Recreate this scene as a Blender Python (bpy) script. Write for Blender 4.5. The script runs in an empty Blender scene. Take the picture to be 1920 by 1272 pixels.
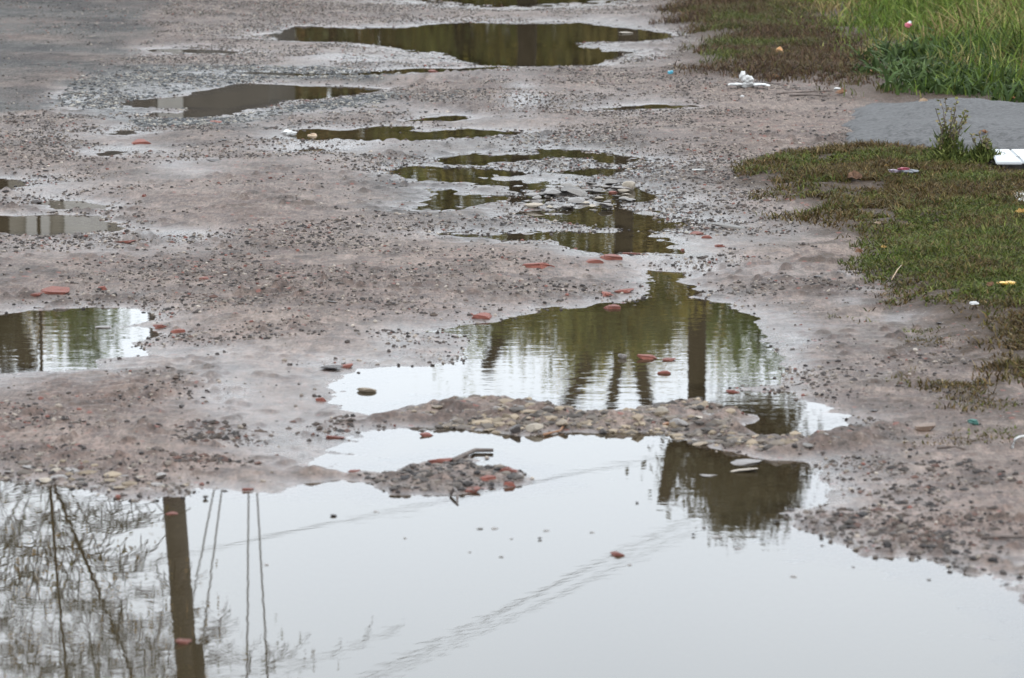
import bpy, bmesh, math, random
import numpy as np
from mathutils import Vector, Matrix

random.seed(7)
RNG = np.random.default_rng(11)
S = bpy.context.scene
COL = S.collection
R = math.radians

# ------------------------------------------------------------------ camera
CAM_H = 1.70
PITCH = R(8.4)
W0, H0, FPX = 1920.0, 1272.0, 7500.0
cam_d = bpy.data.cameras.new('camera')
cam = bpy.data.objects.new('camera', cam_d)
COL.objects.link(cam)
cam.location = (0, 0, CAM_H)
cam.rotation_euler = (R(90) - PITCH, 0, 0)
cam_d.sensor_width = 23.6
cam_d.lens = FPX * 23.6 / W0
cam_d.clip_start = 0.1
cam_d.clip_end = 3000
cam_d.dof.use_dof = True
cam_d.dof.focus_distance = 14.5
cam_d.dof.aperture_fstop = 6.3
S.camera = cam

# ------------------------------------------------------------------ sky, sun, exposure
world = bpy.data.worlds.new('World')
S.world = world
world.use_nodes = True
nt = world.node_tree
nt.nodes.clear()
sky = nt.nodes.new('ShaderNodeTexSky')
sky.sky_type = 'NISHITA'
sky.sun_disc = False
sky.sun_elevation = R(42)
sky.sun_rotation = R(-130)
sky.air_density = 1.0
sky.dust_density = 4.0
tcw = nt.nodes.new('ShaderNodeTexCoord')
nzw = nt.nodes.new('ShaderNodeTexNoise')
nzw.inputs['Scale'].default_value = 2.2
nzw.inputs['Detail'].default_value = 4
nt.links.new(tcw.outputs['Generated'], nzw.inputs['Vector'])
rmp = nt.nodes.new('ShaderNodeValToRGB')
rmp.color_ramp.elements[0].position = 0.3
rmp.color_ramp.elements[0].color = (8.3, 9.0, 9.75, 1)
rmp.color_ramp.elements[1].position = 0.7
rmp.color_ramp.elements[1].color = (9.8, 10.3, 10.8, 1)
nt.links.new(nzw.outputs['Fac'], rmp.inputs['Fac'])
mxw = nt.nodes.new('ShaderNodeMixRGB')
mxw.inputs[0].default_value = 0.92
nt.links.new(sky.outputs[0], mxw.inputs[1])
nt.links.new(rmp.outputs[0], mxw.inputs[2])
bgn = nt.nodes.new('ShaderNodeBackground')
bgn.inputs['Strength'].default_value = 0.11
nt.links.new(mxw.outputs[0], bgn.inputs['Color'])
wo = nt.nodes.new('ShaderNodeOutputWorld')
nt.links.new(bgn.outputs[0], wo.inputs[0])

sun_d = bpy.data.lights.new('sun', 'SUN')
sun_d.energy = 0.6
sun_d.angle = R(25)
sun_d.color = (1.0, 0.97, 0.93)
sun = bpy.data.objects.new('sun', sun_d)
COL.objects.link(sun)
sun.rotation_euler = (R(48), 0, R(50))
S.view_settings.view_transform = 'Standard'
S.view_settings.look = 'None'
S.view_settings.gamma = 1.0
S.view_settings.exposure = 1.58
S.render.resolution_x, S.render.resolution_y = 1024, 678

# ------------------------------------------------------------------ geometry of the view, used to survey the place
SP, CP = math.sin(PITCH), math.cos(PITCH)
def survey(x, y, z=0.0):
    """point on the level z that the photograph shows at (x, y)"""
    x = np.asarray(x, float); y = np.asarray(y, float)
    v = (y - H0 / 2) / FPX
    dz = -SP - v * CP
    dy = CP - v * SP
    t = (CAM_H - z) / (-dz)
    return t * (x - W0 / 2) / FPX, t * dy
def to_px(X, Y, Z=0.0):
    dz = Z - CAM_H
    dep = Y * CP - dz * SP
    up = Y * SP + dz * CP
    return W0 / 2 + FPX * X / dep, H0 / 2 - FPX * up / dep
DS = 1.24
def mirror_pt(x, y, dist):
    """point at ground distance dist whose mirror image in level water lies at (x, y)"""
    v = (y - H0 / 2) / FPX
    dz = -SP - v * CP
    dy = CP - v * SP
    dist = dist * DS
    t = dist / dy
    return Vector((t * (x - W0 / 2) / FPX, dist, t * (-dz) - CAM_H))
def mpp(y):
    X, Y = survey(W0 / 2, y)
    return math.hypot(float(Y), CAM_H) / FPX

# ------------------------------------------------------------------ noise
def _h(ix, iy, seed):
    n = (ix.astype(np.int64) * 374761393 + iy.astype(np.int64) * 668265263 + seed * 974711) & 0x7fffffff
    n = ((n ^ (n >> 13)) * 1274126177) & 0x7fffffff
    n = n ^ (n >> 16)
    return (n & 0xffff) / 65535.0
def vnoise(x, y, seed=0):
    fx = np.floor(x); fy = np.floor(y)
    ix = fx.astype(np.int64); iy = fy.astype(np.int64)
    u = x - fx; v = y - fy
    u = u * u * (3 - 2 * u); v = v * v * (3 - 2 * v)
    a = _h(ix, iy, seed); b = _h(ix + 1, iy, seed)
    c = _h(ix, iy + 1, seed); d = _h(ix + 1, iy + 1, seed)
    return (a * (1 - u) + b * u) * (1 - v) + (c * (1 - u) + d * u) * v * 1.0 - 0.5
def fbm(x, y, wl, octaves=3, seed=0, gain=0.5):
    r = 0; a = 1.0; f = 1.0 / wl
    for o in range(octaves):
        ca, sa = math.cos(0.7 * o + 0.3), math.sin(0.7 * o + 0.3)
        r = r + a * vnoise((x * ca - y * sa) * f + 17.3 * o, (x * sa + y * ca) * f - 5.1 * o, seed + o * 31)
        a *= gain; f *= 2.03
    return r
def sstep(a, b, x):
    t = np.clip((x - a) / (b - a), 0, 1)
    return t * t * (3 - 2 * t)

# ------------------------------------------------------------------ mesh and tagging helpers
def mesh_np(name, V, quads=None, tris=None, col=None, smooth=False, attrs=None):
    me = bpy.data.meshes.new(name)
    V = np.asarray(V, np.float32)
    nq = 0 if quads is None else len(quads)
    ntri = 0 if tris is None else len(tris)
    me.vertices.add(len(V)); me.vertices.foreach_set('co', V.ravel())
    nl = nq * 4 + ntri * 3
    me.loops.add(nl); me.polygons.add(nq + ntri)
    li = []; st = []; tot = []
    if nq:
        li.append(np.asarray(quads, np.int32).ravel()); st.append(np.arange(nq) * 4); tot.append(np.full(nq, 4))
    if ntri:
        li.append(np.asarray(tris, np.int32).ravel()); st.append(nq * 4 + np.arange(ntri) * 3); tot.append(np.full(ntri, 3))
    me.loops.foreach_set('vertex_index', np.concatenate(li).astype(np.int32))
    me.polygons.foreach_set('loop_start', np.concatenate(st).astype(np.int32))
    me.polygons.foreach_set('loop_total', np.concatenate(tot).astype(np.int32))
    me.update(calc_edges=True)
    me.validate()
    me.polygons.foreach_set('use_smooth', np.full(len(me.polygons), bool(smooth)))
    if col is not None:
        at = me.color_attributes.new('tint', 'FLOAT_COLOR', 'POINT')
        c = np.ones((len(V), 4), np.float32); c[:, :col.shape[1]] = col
        at.data.foreach_set('color', c.ravel())
    for k, a in (attrs or {}).items():
        at = me.color_attributes.new(k, 'FLOAT_COLOR', 'POINT')
        c = np.ones((len(V), 4), np.float32); c[:, :a.shape[1]] = a
        at.data.foreach_set('color', c.ravel())
    return me
def link(name, me, mat=None, parent=None):
    o = bpy.data.objects.new(name, me)
    COL.objects.link(o)
    if mat is not None and len(me.materials) == 0:
        me.materials.append(mat)
    if parent is not None:
        o.parent = parent
    return o
def empty(name, loc=(0, 0, 0)):
    o = bpy.data.objects.new(name, None)
    o.empty_display_size = 0.1
    COL.objects.link(o); o.location = loc
    return o
def tag(o, label=None, cat=None, group=None, kind=None):
    if label: o['label'] = label
    if cat: o['category'] = cat
    if group: o['group'] = group
    if kind: o['kind'] = kind
    return o
class Acc:
    """collects tubes, boxes and quads as one mesh"""
    def __init__(s): s.V = []; s.Q = []; s.T = []; s.n = 0; s.C = []
    def add(s, V, Q=None, T=None, c=None):
        V = np.asarray(V, float)
        s.V.append(V)
        if Q is not None and len(Q): s.Q.append(np.asarray(Q) + s.n)
        if T is not None and len(T): s.T.append(np.asarray(T) + s.n)
        if c is not None: s.C.append(np.tile(np.asarray(c, float), (len(V), 1)))
        s.n += len(V)
    def tube(s, pts, rad, sides=6, c=None):
        pts = [Vector(p) for p in pts]
        n = len(pts)
        V = []
        for i, p in enumerate(pts):
            d = (pts[min(i + 1, n - 1)] - pts[max(i - 1, 0)]).normalized()
            a = d.cross(Vector((0.31, 0.93, 0.2))).normalized(); b = d.cross(a)
            for k in range(sides):
                t = 2 * math.pi * k / sides
                V.append(p + (a * math.cos(t) + b * math.sin(t)) * rad[i])
        Q = []
        for i in range(n - 1):
            for k in range(sides):
                k2 = (k + 1) % sides
                Q.append((i * sides + k, i * sides + k2, (i + 1) * sides + k2, (i + 1) * sides + k))
        V.append(pts[0]); V.append(pts[-1])
        T = []
        for k in range(sides):
            k2 = (k + 1) % sides
            T.append((n * sides, k2, k)); T.append((n * sides + 1, (n - 1) * sides + k, (n - 1) * sides + k2))
        s.add([tuple(v) for v in V], Q, T, c)
    def box(s, c0, c1, c=None):
        x0, y0, z0 = c0; x1, y1, z1 = c1
        V = [(x0,y0,z0),(x1,y0,z0),(x1,y1,z0),(x0,y1,z0),(x0,y0,z1),(x1,y0,z1),(x1,y1,z1),(x0,y1,z1)]
        s.add(V, [(0,3,2,1),(4,5,6,7),(0,1,5,4),(1,2,6,5),(2,3,7,6),(3,0,4,7)], None, c)
    def mesh(s, name, smooth=False):
        return mesh_np(name, np.concatenate(s.V), np.concatenate(s.Q) if s.Q else None,
                       np.concatenate(s.T) if s.T else None,
                       np.concatenate(s.C) if s.C else None, smooth)

# ------------------------------------------------------------------ materials
def new_mat(name):
    m = bpy.data.materials.new(name); m.use_nodes = True
    m.node_tree.nodes.clear()
    return m, m.node_tree
class N:
    def __init__(s, nt): s.nt = nt
    def n(s, t, **kw):
        o = s.nt.nodes.new(t)
        for k, v in kw.items():
            if hasattr(o, k) and not k[0].isupper(): setattr(o, k, v)
        return o
    def l(s, a, b): s.nt.links.new(a, b)
    def noise(s, vec, scale, detail=4, rough=0.55):
        o = s.n('ShaderNodeTexNoise'); o.inputs['Scale'].default_value = scale
        o.inputs['Detail'].default_value = detail; o.inputs['Roughness'].default_value = rough
        if vec is not None: s.l(vec, o.inputs['Vector'])
        return o.outputs['Fac']
    def ramp(s, fac, p0, p1, c0=(0, 0, 0), c1=(1, 1, 1)):
        o = s.n('ShaderNodeValToRGB')
        e = o.color_ramp.elements
        e[0].position = p0; e[1].position = p1
        e[0].color = (*c0, 1); e[1].color = (*c1, 1)
        s.l(fac, o.inputs['Fac']); return o.outputs['Color']
    def mix(s, fac, a, b, mode='MIX'):
        o = s.n('ShaderNodeMixRGB', blend_type=mode)
        for i, v in enumerate((fac, a, b)):
            if isinstance(v, (int, float)): o.inputs[i].default_value = v
            elif isinstance(v, tuple): o.inputs[i].default_value = (*v, 1)
            else: s.l(v, o.inputs[i])
        return o.outputs[0]
    def math(s, op, a, b=0.0):
        o = s.n('ShaderNodeMath', operation=op)
        for i, v in enumerate((a, b)):
            if isinstance(v, (int, float)): o.inputs[i].default_value = v
            else: s.l(v, o.inputs[i])
        return o.outputs[0]
def simple_mat(name, c0, c1, rough=0.7, scale=8.0, bump=0.0, bdist=0.002, spec=0.5, rnd=0.25, detail=5):
    m, t = new_mat(name); k = N(t)
    tc = k.n('ShaderNodeTexCoord'); oi = k.n('ShaderNodeObjectInfo')
    off = k.n('ShaderNodeVectorMath', operation='ADD')
    k.l(tc.outputs['Object'], off.inputs[0]); k.l(oi.outputs['Location'], off.inputs[1])
    f = k.noise(off.outputs[0], scale, detail)
    c = k.ramp(f, 0.35, 0.65, c0, c1)
    v = k.math('ADD', k.math('MULTIPLY', oi.outputs['Random'], 2 * rnd), 1 - rnd)
    hs = k.n('ShaderNodeHueSaturation'); k.l(v, hs.inputs['Value']); k.l(c, hs.inputs['Color'])
    b = k.n('ShaderNodeBsdfPrincipled'); k.l(hs.outputs[0], b.inputs['Base Color'])
    b.inputs['Roughness'].default_value = rough
    b.inputs['Specular IOR Level'].default_value = spec
    if bump:
        bp = k.n('ShaderNodeBump'); bp.inputs['Strength'].default_value = bump; bp.inputs['Distance'].default_value = bdist
        k.l(f, bp.inputs['Height']); k.l(bp.outputs[0], b.inputs['Normal'])
    o = k.n('ShaderNodeOutputMaterial'); k.l(b.outputs[0], o.inputs[0])
    return m
def tint_mat(name, rough=0.6, trans=0.25, spec=0.3):
    m, t = new_mat(name); k = N(t)
    a = k.n('ShaderNodeVertexColor', layer_name='tint')
    b = k.n('ShaderNodeBsdfPrincipled'); k.l(a.outputs[0], b.inputs['Base Color'])
    b.inputs['Roughness'].default_value = rough; b.inputs['Specular IOR Level'].default_value = spec
    o = k.n('ShaderNodeOutputMaterial')
    if trans:
        tr = k.n('ShaderNodeBsdfTranslucent'); k.l(a.outputs[0], tr.inputs['Color'])
        mx = k.n('ShaderNodeMixShader'); mx.inputs[0].default_value = trans
        k.l(b.outputs[0], mx.inputs[1]); k.l(tr.outputs[0], mx.inputs[2]); k.l(mx.outputs[0], o.inputs[0])
    else:
        k.l(b.outputs[0], o.inputs[0])
    return m

M = {}
# --- mud road: tint mask r = wet, g = grey asphalt and chippings, b = brown plant litter
m, t = new_mat('mud'); k = N(t)
geo = k.n('ShaderNodeNewGeometry'); P = geo.outputs['Position']
at = k.n('ShaderNodeVertexColor', layer_name='zone')
sx = k.n('ShaderNodeSeparateColor'); k.l(at.outputs['Color'], sx.inputs[0])
wet, gry, brn = sx.outputs[0], sx.outputs[1], sx.outputs[2]
tone = at.outputs['Alpha']
nA = k.noise(P, 1.3, 6, 0.6); nB = k.noise(P, 11, 7, 0.65); nC = k.noise(P, 70, 5, 0.7); nD = k.noise(P, 260, 3, 0.7)
mpg = k.n('ShaderNodeMapping'); mpg.inputs['Scale'].default_value = (1.0, 0.16, 1.0); k.l(P, mpg.inputs['Vector'])
nE = k.noise(mpg.outputs[0], 95, 4, 0.75); nF = k.noise(mpg.outputs[0], 30, 4, 0.7)
mud = k.mix(tone, (0.040, 0.031, 0.026), (0.152, 0.121, 0.103))
mud = k.mix(k.ramp(nA, 0.42, 0.66, (0, 0, 0), (0.55, 0.55, 0.55)), mud, (0.118, 0.086, 0.073))
mud = k.mix(k.ramp(nB, 0.46, 0.72), mud, (0.112, 0.074, 0.062))
mud = k.mix(k.math('MULTIPLY', k.ramp(nB, 0.56, 0.38), 0.55), mud, (0.056, 0.048, 0.045))
mud = k.mix(1.0, mud, k.ramp(nE, 0.30, 0.68, (0.50, 0.48, 0.47), (1.42, 1.40, 1.38)), 'MULTIPLY')
mud = k.mix(1.0, mud, k.ramp(nF, 0.32, 0.66, (0.74, 0.73, 0.72), (1.22, 1.2, 1.2)), 'MULTIPLY')
grc = k.mix(k.ramp(nC, 0.38, 0.62), (0.026, 0.026, 0.026), (0.064, 0.061, 0.058))
grc = k.mix(1.0, grc, k.ramp(nE, 0.32, 0.68, (0.55, 0.55, 0.55), (1.4, 1.4, 1.4)), 'MULTIPLY')
grc = k.mix(1.0, grc, k.ramp(tone, 0.1, 0.9, (0.55, 0.55, 0.56), (1.35, 1.33, 1.28)), 'MULTIPLY')
colr = k.mix(gry, mud, grc)
brc = k.mix(k.ramp(nC, 0.35, 0.65), (0.022, 0.015, 0.011), (0.060, 0.042, 0.029))
colr = k.mix(brn, colr, brc)
# grit: dark and pale grains
vo = k.n('ShaderNodeTexVoronoi'); vo.inputs['Scale'].default_value = 95; k.l(P, vo.inputs['Vector'])
vs = k.n('ShaderNodeSeparateColor'); k.l(vo.outputs['Color'], vs.inputs[0])
grain = k.math('LESS_THAN', vo.outputs['Distance'], 0.36)
dk = k.math('MULTIPLY', grain, k.math('GREATER_THAN', vs.outputs[0], 0.80))
lt = k.math('MULTIPLY', grain, k.math('GREATER_THAN', vs.outputs[1], 0.90))
colr = k.mix(k.math('MULTIPLY', dk, 0.6), colr, (0.022, 0.02, 0.02))
colr = k.mix(k.math('MULTIPLY', lt, 0.6), colr, (0.22, 0.19, 0.165))
vo2 = k.n('ShaderNodeTexVoronoi'); vo2.inputs['Scale'].default_value = 34; k.l(P, vo2.inputs['Vector'])
vs2 = k.n('ShaderNodeSeparateColor'); k.l(vo2.outputs['Color'], vs2.inputs[0])
rd = k.math('MULTIPLY', k.math('LESS_THAN', vo2.outputs['Distance'], 0.30), k.math('GREATER_THAN', vs2.outputs[2], 0.93))
colr = k.mix(k.math('MULTIPLY', rd, 0.7), colr, (0.15, 0.055, 0.042))
colr = k.mix(k.ramp(nD, 0.5, 0.75, (0, 0, 0), (0.6, 0.6, 0.6)), colr, (0.03, 0.026, 0.024))
wetd = k.mix(k.math('MULTIPLY', wet, 0.5), colr, (0.032, 0.029, 0.028))
bs = k.n('ShaderNodeBsdfPrincipled'); k.l(wetd, bs.inputs['Base Color'])
rg = k.mix(wet, (0.72, 0.72, 0.72), (0.25, 0.25, 0.25))
rg = k.math('ADD', rg, k.math('MULTIPLY', k.math('SUBTRACT', nC, 0.5), 0.35))
k.l(rg, bs.inputs['Roughness'])
k.l(k.math('ADD', 0.07, k.math('MULTIPLY', wet, 0.42)), bs.inputs['Specular IOR Level'])
hgt = k.math('ADD', k.math('MULTIPLY', nC, 0.9), k.math('MULTIPLY', nD, 0.35))
hgt = k.math('ADD', hgt, k.math('MULTIPLY', grain, 0.12))
bp = k.n('ShaderNodeBump'); bp.inputs['Distance'].default_value = 0.011
k.l(k.math('SUBTRACT', 0.85, k.math('MULTIPLY', wet, 0.45)), bp.inputs['Strength'])
k.l(hgt, bp.inputs['Height']); k.l(bp.outputs[0], bs.inputs['Normal'])
oo = k.n('ShaderNodeOutputMaterial'); k.l(bs.outputs[0], oo.inputs[0])
M['mud'] = m

# --- muddy standing water: shallow water lets the bed show, deeper water is turbid
def water_mat(name, amp):
    m, t = new_mat(name); k = N(t)
    geo = k.n('ShaderNodeNewGeometry')
    mp = k.n('ShaderNodeMapping'); mp.inputs['Scale'].default_value = (7.0, 17.0, 1.0)
    k.l(geo.outputs['Position'], mp.inputs['Vector'])
    r1 = k.noise(mp.outputs[0], 1.0, 3, 0.5)
    patch = k.ramp(k.noise(geo.outputs['Position'], 0.9, 2), 0.38, 0.6, (0.3, 0.3, 0.3), (1.5, 1.5, 1.5))
    bp = k.n('ShaderNodeBump'); bp.inputs['Strength'].default_value = 1.0; bp.inputs['Distance'].default_value = amp
    k.l(k.math('MULTIPLY', r1, patch), bp.inputs['Height'])
    fr = k.n('ShaderNodeFresnel'); fr.inputs['IOR'].default_value = 1.333
    gl = k.n('ShaderNodeBsdfGlossy'); gl.inputs['Roughness'].default_value = 0.0
    k.l(bp.outputs[0], gl.inputs['Normal'])
    df = k.n('ShaderNodeBsdfDiffuse'); df.inputs['Color'].default_value = (0.026, 0.020, 0.011, 1)
    tr = k.n('ShaderNodeBsdfTransparent'); tr.inputs['Color'].default_value = (0.72, 0.64, 0.5, 1)
    at = k.n('ShaderNodeVertexColor', layer_name='depth')
    sp = k.n('ShaderNodeSeparateColor'); k.l(at.outputs[0], sp.inputs[0])
    m1 = k.n('ShaderNodeMixShader'); k.l(k.math('MULTIPLY', sp.outputs[0], 0.97), m1.inputs[0])
    k.l(tr.outputs[0], m1.inputs[1]); k.l(df.outputs[0], m1.inputs[2])
    m2 = k.n('ShaderNodeMixShader'); k.l(fr.outputs[0], m2.inputs[0])
    k.l(m1.outputs[0], m2.inputs[1]); k.l(gl.outputs[0], m2.inputs[2])
    oo = k.n('ShaderNodeOutputMaterial'); k.l(m2.outputs[0], oo.inputs[0])
    return m
M['water'] = water_mat('puddle_water', 0.00017)
M['calmwater'] = water_mat('calm_puddle_water', 0.00006)

M['asphalt'] = simple_mat('asphalt', (0.042, 0.042, 0.0425), (0.08, 0.08, 0.081), 0.8, 60, 0.45, 0.004, spec=0.08, rnd=0.0, detail=8)
M['tan'] = simple_mat('tan_stone', (0.075, 0.06, 0.045), (0.19, 0.152, 0.11), 0.55, 30, 0.5, 0.003, spec=0.15)
M['grey'] = simple_mat('grey_stone', (0.055, 0.051, 0.048), (0.13, 0.12, 0.11), 0.5, 40, 0.5, 0.003, spec=0.15)
M['dark'] = simple_mat('dark_stone', (0.022, 0.02, 0.02), (0.06, 0.053, 0.05), 0.5, 40, 0.5, 0.003, spec=0.15)
M['brick'] = simple_mat('brick_red', (0.060, 0.034, 0.028), (0.165, 0.052, 0.038), 0.55, 35, 0.5, 0.003, spec=0.08)
M['bricktan'] = simple_mat('brown_brick', (0.07, 0.045, 0.03), (0.14, 0.085, 0.055), 0.6, 35, 0.5, 0.003)
M['pale'] = simple_mat('pale_stone', (0.11, 0.095, 0.077), (0.25, 0.22, 0.18), 0.55, 30, 0.4, 0.003, spec=0.15)
M['mudclod'] = simple_mat('wet_mud_flake', (0.06, 0.053, 0.048), (0.12, 0.105, 0.095), 0.3, 40, 0.5, 0.003, spec=0.3)
M['tint'] = tint_mat('plant_tint', 0.65, 0.20, 0.08)
M['grit'] = tint_mat('grit_tint', 0.7, 0.0, 0.12)
M['leaftree'] = tint_mat('tree_leaf', 0.6, 0.45, 0.3)
M['bark'] = simple_mat('bark', (0.018, 0.014, 0.010), (0.042, 0.034, 0.025), 0.9, 12, 0.8, 0.02, spec=0.05)
M['polewood'] = simple_mat('pole_wood', (0.032, 0.026, 0.021), (0.058, 0.047, 0.039), 0.8, 9, 0.4, 0.01)
M['metal'] = simple_mat('dark_steel', (0.05, 0.05, 0.05), (0.09, 0.09, 0.09), 0.45, 20)
M['wire'] = simple_mat('wire', (0.02, 0.02, 0.02), (0.04, 0.04, 0.04), 0.5, 5)
M['porcelain'] = simple_mat('porcelain', (0.45, 0.42, 0.38), (0.6, 0.57, 0.52), 0.25, 5)
M['siding'] = simple_mat('grey_siding', (0.046, 0.04, 0.034), (0.065, 0.057, 0.048), 0.7, 3)
M['uppersiding'] = simple_mat('upper_siding', (0.16, 0.145, 0.115), (0.22, 0.20, 0.165), 0.7, 3)
M['lightsiding'] = simple_mat('light_siding', (0.30, 0.29, 0.27), (0.36, 0.35, 0.325), 0.6, 3)
M['roof'] = simple_mat('roof_sheet', (0.10, 0.075, 0.06), (0.16, 0.12, 0.10), 0.6, 3)
M['glass'] = simple_mat('window_glass', (0.02, 0.022, 0.025), (0.03, 0.032, 0.035), 0.08, 3)
M['white'] = simple_mat('white_slab', (0.27, 0.285, 0.30), (0.34, 0.355, 0.36), 0.45, 12, 0.2, 0.002, rnd=0.05)
M['concrete'] = simple_mat('concrete', (0.20, 0.20, 0.19), (0.33, 0.33, 0.315), 0.8, 25, 0.5, 0.004, rnd=0.1)
M['whitelitter'] = simple_mat('white_plastic', (0.24, 0.24, 0.235), (0.36, 0.36, 0.355), 0.35, 20, rnd=0.05)
M['fruit'] = simple_mat('orange_fruit', (0.24, 0.105, 0.025), (0.33, 0.16, 0.05), 0.45, 40, rnd=0.05)
M['leafyellow'] = simple_mat('yellow_leaf', (0.24, 0.14, 0.025), (0.34, 0.21, 0.05), 0.6, 60, rnd=0.15)
M['leafbrown'] = simple_mat('brown_leaf', (0.10, 0.046, 0.022), (0.19, 0.095, 0.045), 0.6, 60, rnd=0.2)
M['leafpale'] = simple_mat('buff_leaf', (0.22, 0.15, 0.095), (0.32, 0.24, 0.165), 0.6, 60, rnd=0.15)
M['pink'] = simple_mat('pink_plastic', (0.30, 0.05, 0.08), (0.40, 0.13, 0.16), 0.4, 40, rnd=0.05)
M['blue'] = simple_mat('blue_plastic', (0.02, 0.15, 0.21), (0.03, 0.21, 0.28), 0.35, 40, rnd=0.05)
M['teal'] = simple_mat('teal_plastic', (0.004, 0.04, 0.032), (0.01, 0.07, 0.055), 0.35, 40, rnd=0.05)
M['yellow'] = simple_mat('yellow_plastic', (0.34, 0.17, 0.01), (0.42, 0.26, 0.04), 0.4, 40, rnd=0.05)
M['wrapgrey'] = simple_mat('grey_foil', (0.07, 0.075, 0.085), (0.12, 0.125, 0.14), 0.6, 40, rnd=0.05)
M['wrapred'] = simple_mat('crimson_foil', (0.12, 0.012, 0.03), (0.18, 0.03, 0.045), 0.6, 40, rnd=0.05)
M['wrapdark'] = simple_mat('purple_foil', (0.05, 0.035, 0.055), (0.09, 0.06, 0.09), 0.35, 40, rnd=0.05)
M['twig'] = simple_mat('twig_bark', (0.035, 0.025, 0.02), (0.08, 0.06, 0.05), 0.7, 40)
M['ink'] = simple_mat('black_ink', (0.03, 0.03, 0.03), (0.05, 0.05, 0.05), 0.6, 10)

# ------------------------------------------------------------------ puddle outlines, surveyed
PUD = []   # (label, [(x, y), ...])
PUD.append(('brown puddle beyond the widest one, farthest up the muddy road', [(780,-14),(825,0),(850,5),(900,10),(960,11),(1030,8),(1100,4),(1130,0),(1160,-24),(1000,-40),(850,-35)]))
PUD.append(('wide olive puddle with a flat pale stone, beside the far verge', [(505,66),(530,56),(563,50),(600,51),(640,53),(763,53),(827,45),(873,42),(960,45),(1107,45),(1157,52),(1240,62),(1262,68),(1253,74),(1190,77),(1123,78),(1087,81),(1083,90),(1113,95),(1147,97),(1172,103),(1160,108),(1133,115),(1107,123),(1057,125),(973,125),(907,123),(880,117),(857,110),(820,100),(767,97),(723,87),(673,82),(640,79),(580,78),(523,76)]))
PUD.append(('thin sliver of water beside the old asphalt patch', [(277,95),(333,92),(400,93),(460,98),(433,101),(333,99)]))
PUD.append(('long narrow channel of water between the widest puddle and gravel pool', [(437,137),(483,135),(567,138),(640,137),(673,137),(740,131),(807,128),(857,129),(940,125),(955,127),(907,132),(827,136),(740,140),(640,143),(567,145),(483,142)]))
PUD.append(('dark pool edged with grey gravel and a sandy spit', [(227,194),(267,188),(333,180),(400,168),(450,158),(500,157),(567,162),(640,162),(673,163),(717,167),(700,173),(640,180),(583,187),(533,189),(500,200),(450,213),(417,220),(333,223),(267,219),(285,211),(335,212),(352,209),(345,205),(300,204),(260,203),(235,202)]))
PUD.append(('brown puddle with white foam scraps at one end', [(540,257),(563,243),(600,241),(640,245),(680,241),(723,237),(768,237),(775,241),(765,246),(800,248),(830,246),(873,242),(940,245),(993,248),(973,253),(923,255),(867,260),(827,262),(740,265),(640,263),(567,264),(540,260)]))
PUD.append(('little pool of water beyond the foam-littered puddle', [(770,227),(807,220),(853,218),(873,223),(847,228),(790,228)]))
PUD.append(('thin green-brown puddle across the bare ground before the far verge', [(1107,206),(1173,200),(1223,196),(1280,197),(1308,199),(1280,203),(1223,205),(1173,207)]))
PUD.append(('curved brown puddle among loose chippings, far edge of the broken flakes', [(803,303),(840,293),(890,288),(923,290),(973,290),(1000,280),(1040,278),(1090,283),(1140,290),(1180,298),(1207,304),(1173,309),(1120,306),(1105,297),(1073,295),(1023,297),(957,302),(907,311),(853,309)]))
PUD.append(('forked brown puddle among loose chippings', [(717,320),(757,312),(840,314),(890,314),(923,316),(957,321),(995,322),(985,328),(940,330),(907,334),(933,338),(973,340),(992,350),(957,359),(930,351),(900,344),(857,341),(790,341),(757,331)]))
PUD.append(('green strip of water beyond the cracked mud flakes', [(1020,323),(1073,318),(1173,317),(1182,323),(1157,331),(1073,329)]))
PUD.append(('short brown pool with a notched far edge among chippings', [(793,372),(817,356),(853,357),(873,367),(923,367),(962,368),(950,378),(907,386),(853,393),(803,393),(790,384)]))
PUD.append(('small green pool at the end of the cracked mud flakes', [(1173,365),(1175,352),(1207,358),(1232,370),(1213,378),(1187,373)]))
PUD.append(('olive puddle edged by cracked mud flakes and red rubble', [(973,406),(1040,400),(1123,398),(1160,391),(1207,400),(1267,413),(1284,419),(1235,432),(1225,443),(1255,456),(1292,466),(1273,475),(1140,475),(1067,462),(1033,453),(923,452),(853,445),(843,440),(923,438),(1007,435),(1107,437),(1163,436),(1150,430),(1100,424),(1040,415),(985,411)]))
PUD.append(('middle puddle mirroring lopped tree limbs, behind the stony ridge', [(1213,507),(1280,511),(1290,521),(1265,528),(1290,541),(1310,548),(1300,557),(1360,571),(1390,586),(1423,598),(1410,606),(1443,617),(1447,641),(1467,677),(1481,704),(1462,721),(1425,727),(1370,730),(1430,736),(1467,739),(1513,752),(1580,771),(1592,786),(1580,807),(1530,819),(1487,822),(1413,819),(1376,804),(1410,780),(1370,772),(1323,760),(1280,755),(1207,766),(1173,777),(1130,777),(1100,771),(1043,766),(1007,755),(907,749),(833,752),(780,764),(733,777),(690,783),(640,771),(617,758),(617,731),(633,707),(673,693),(740,688),(800,687),(850,682),(868,655),(880,636),(835,621),(873,611),(933,604),(973,594),(1007,583),(1090,577),(1123,567),(1160,567),(1210,560),(1237,534),(1222,522)]))
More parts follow.
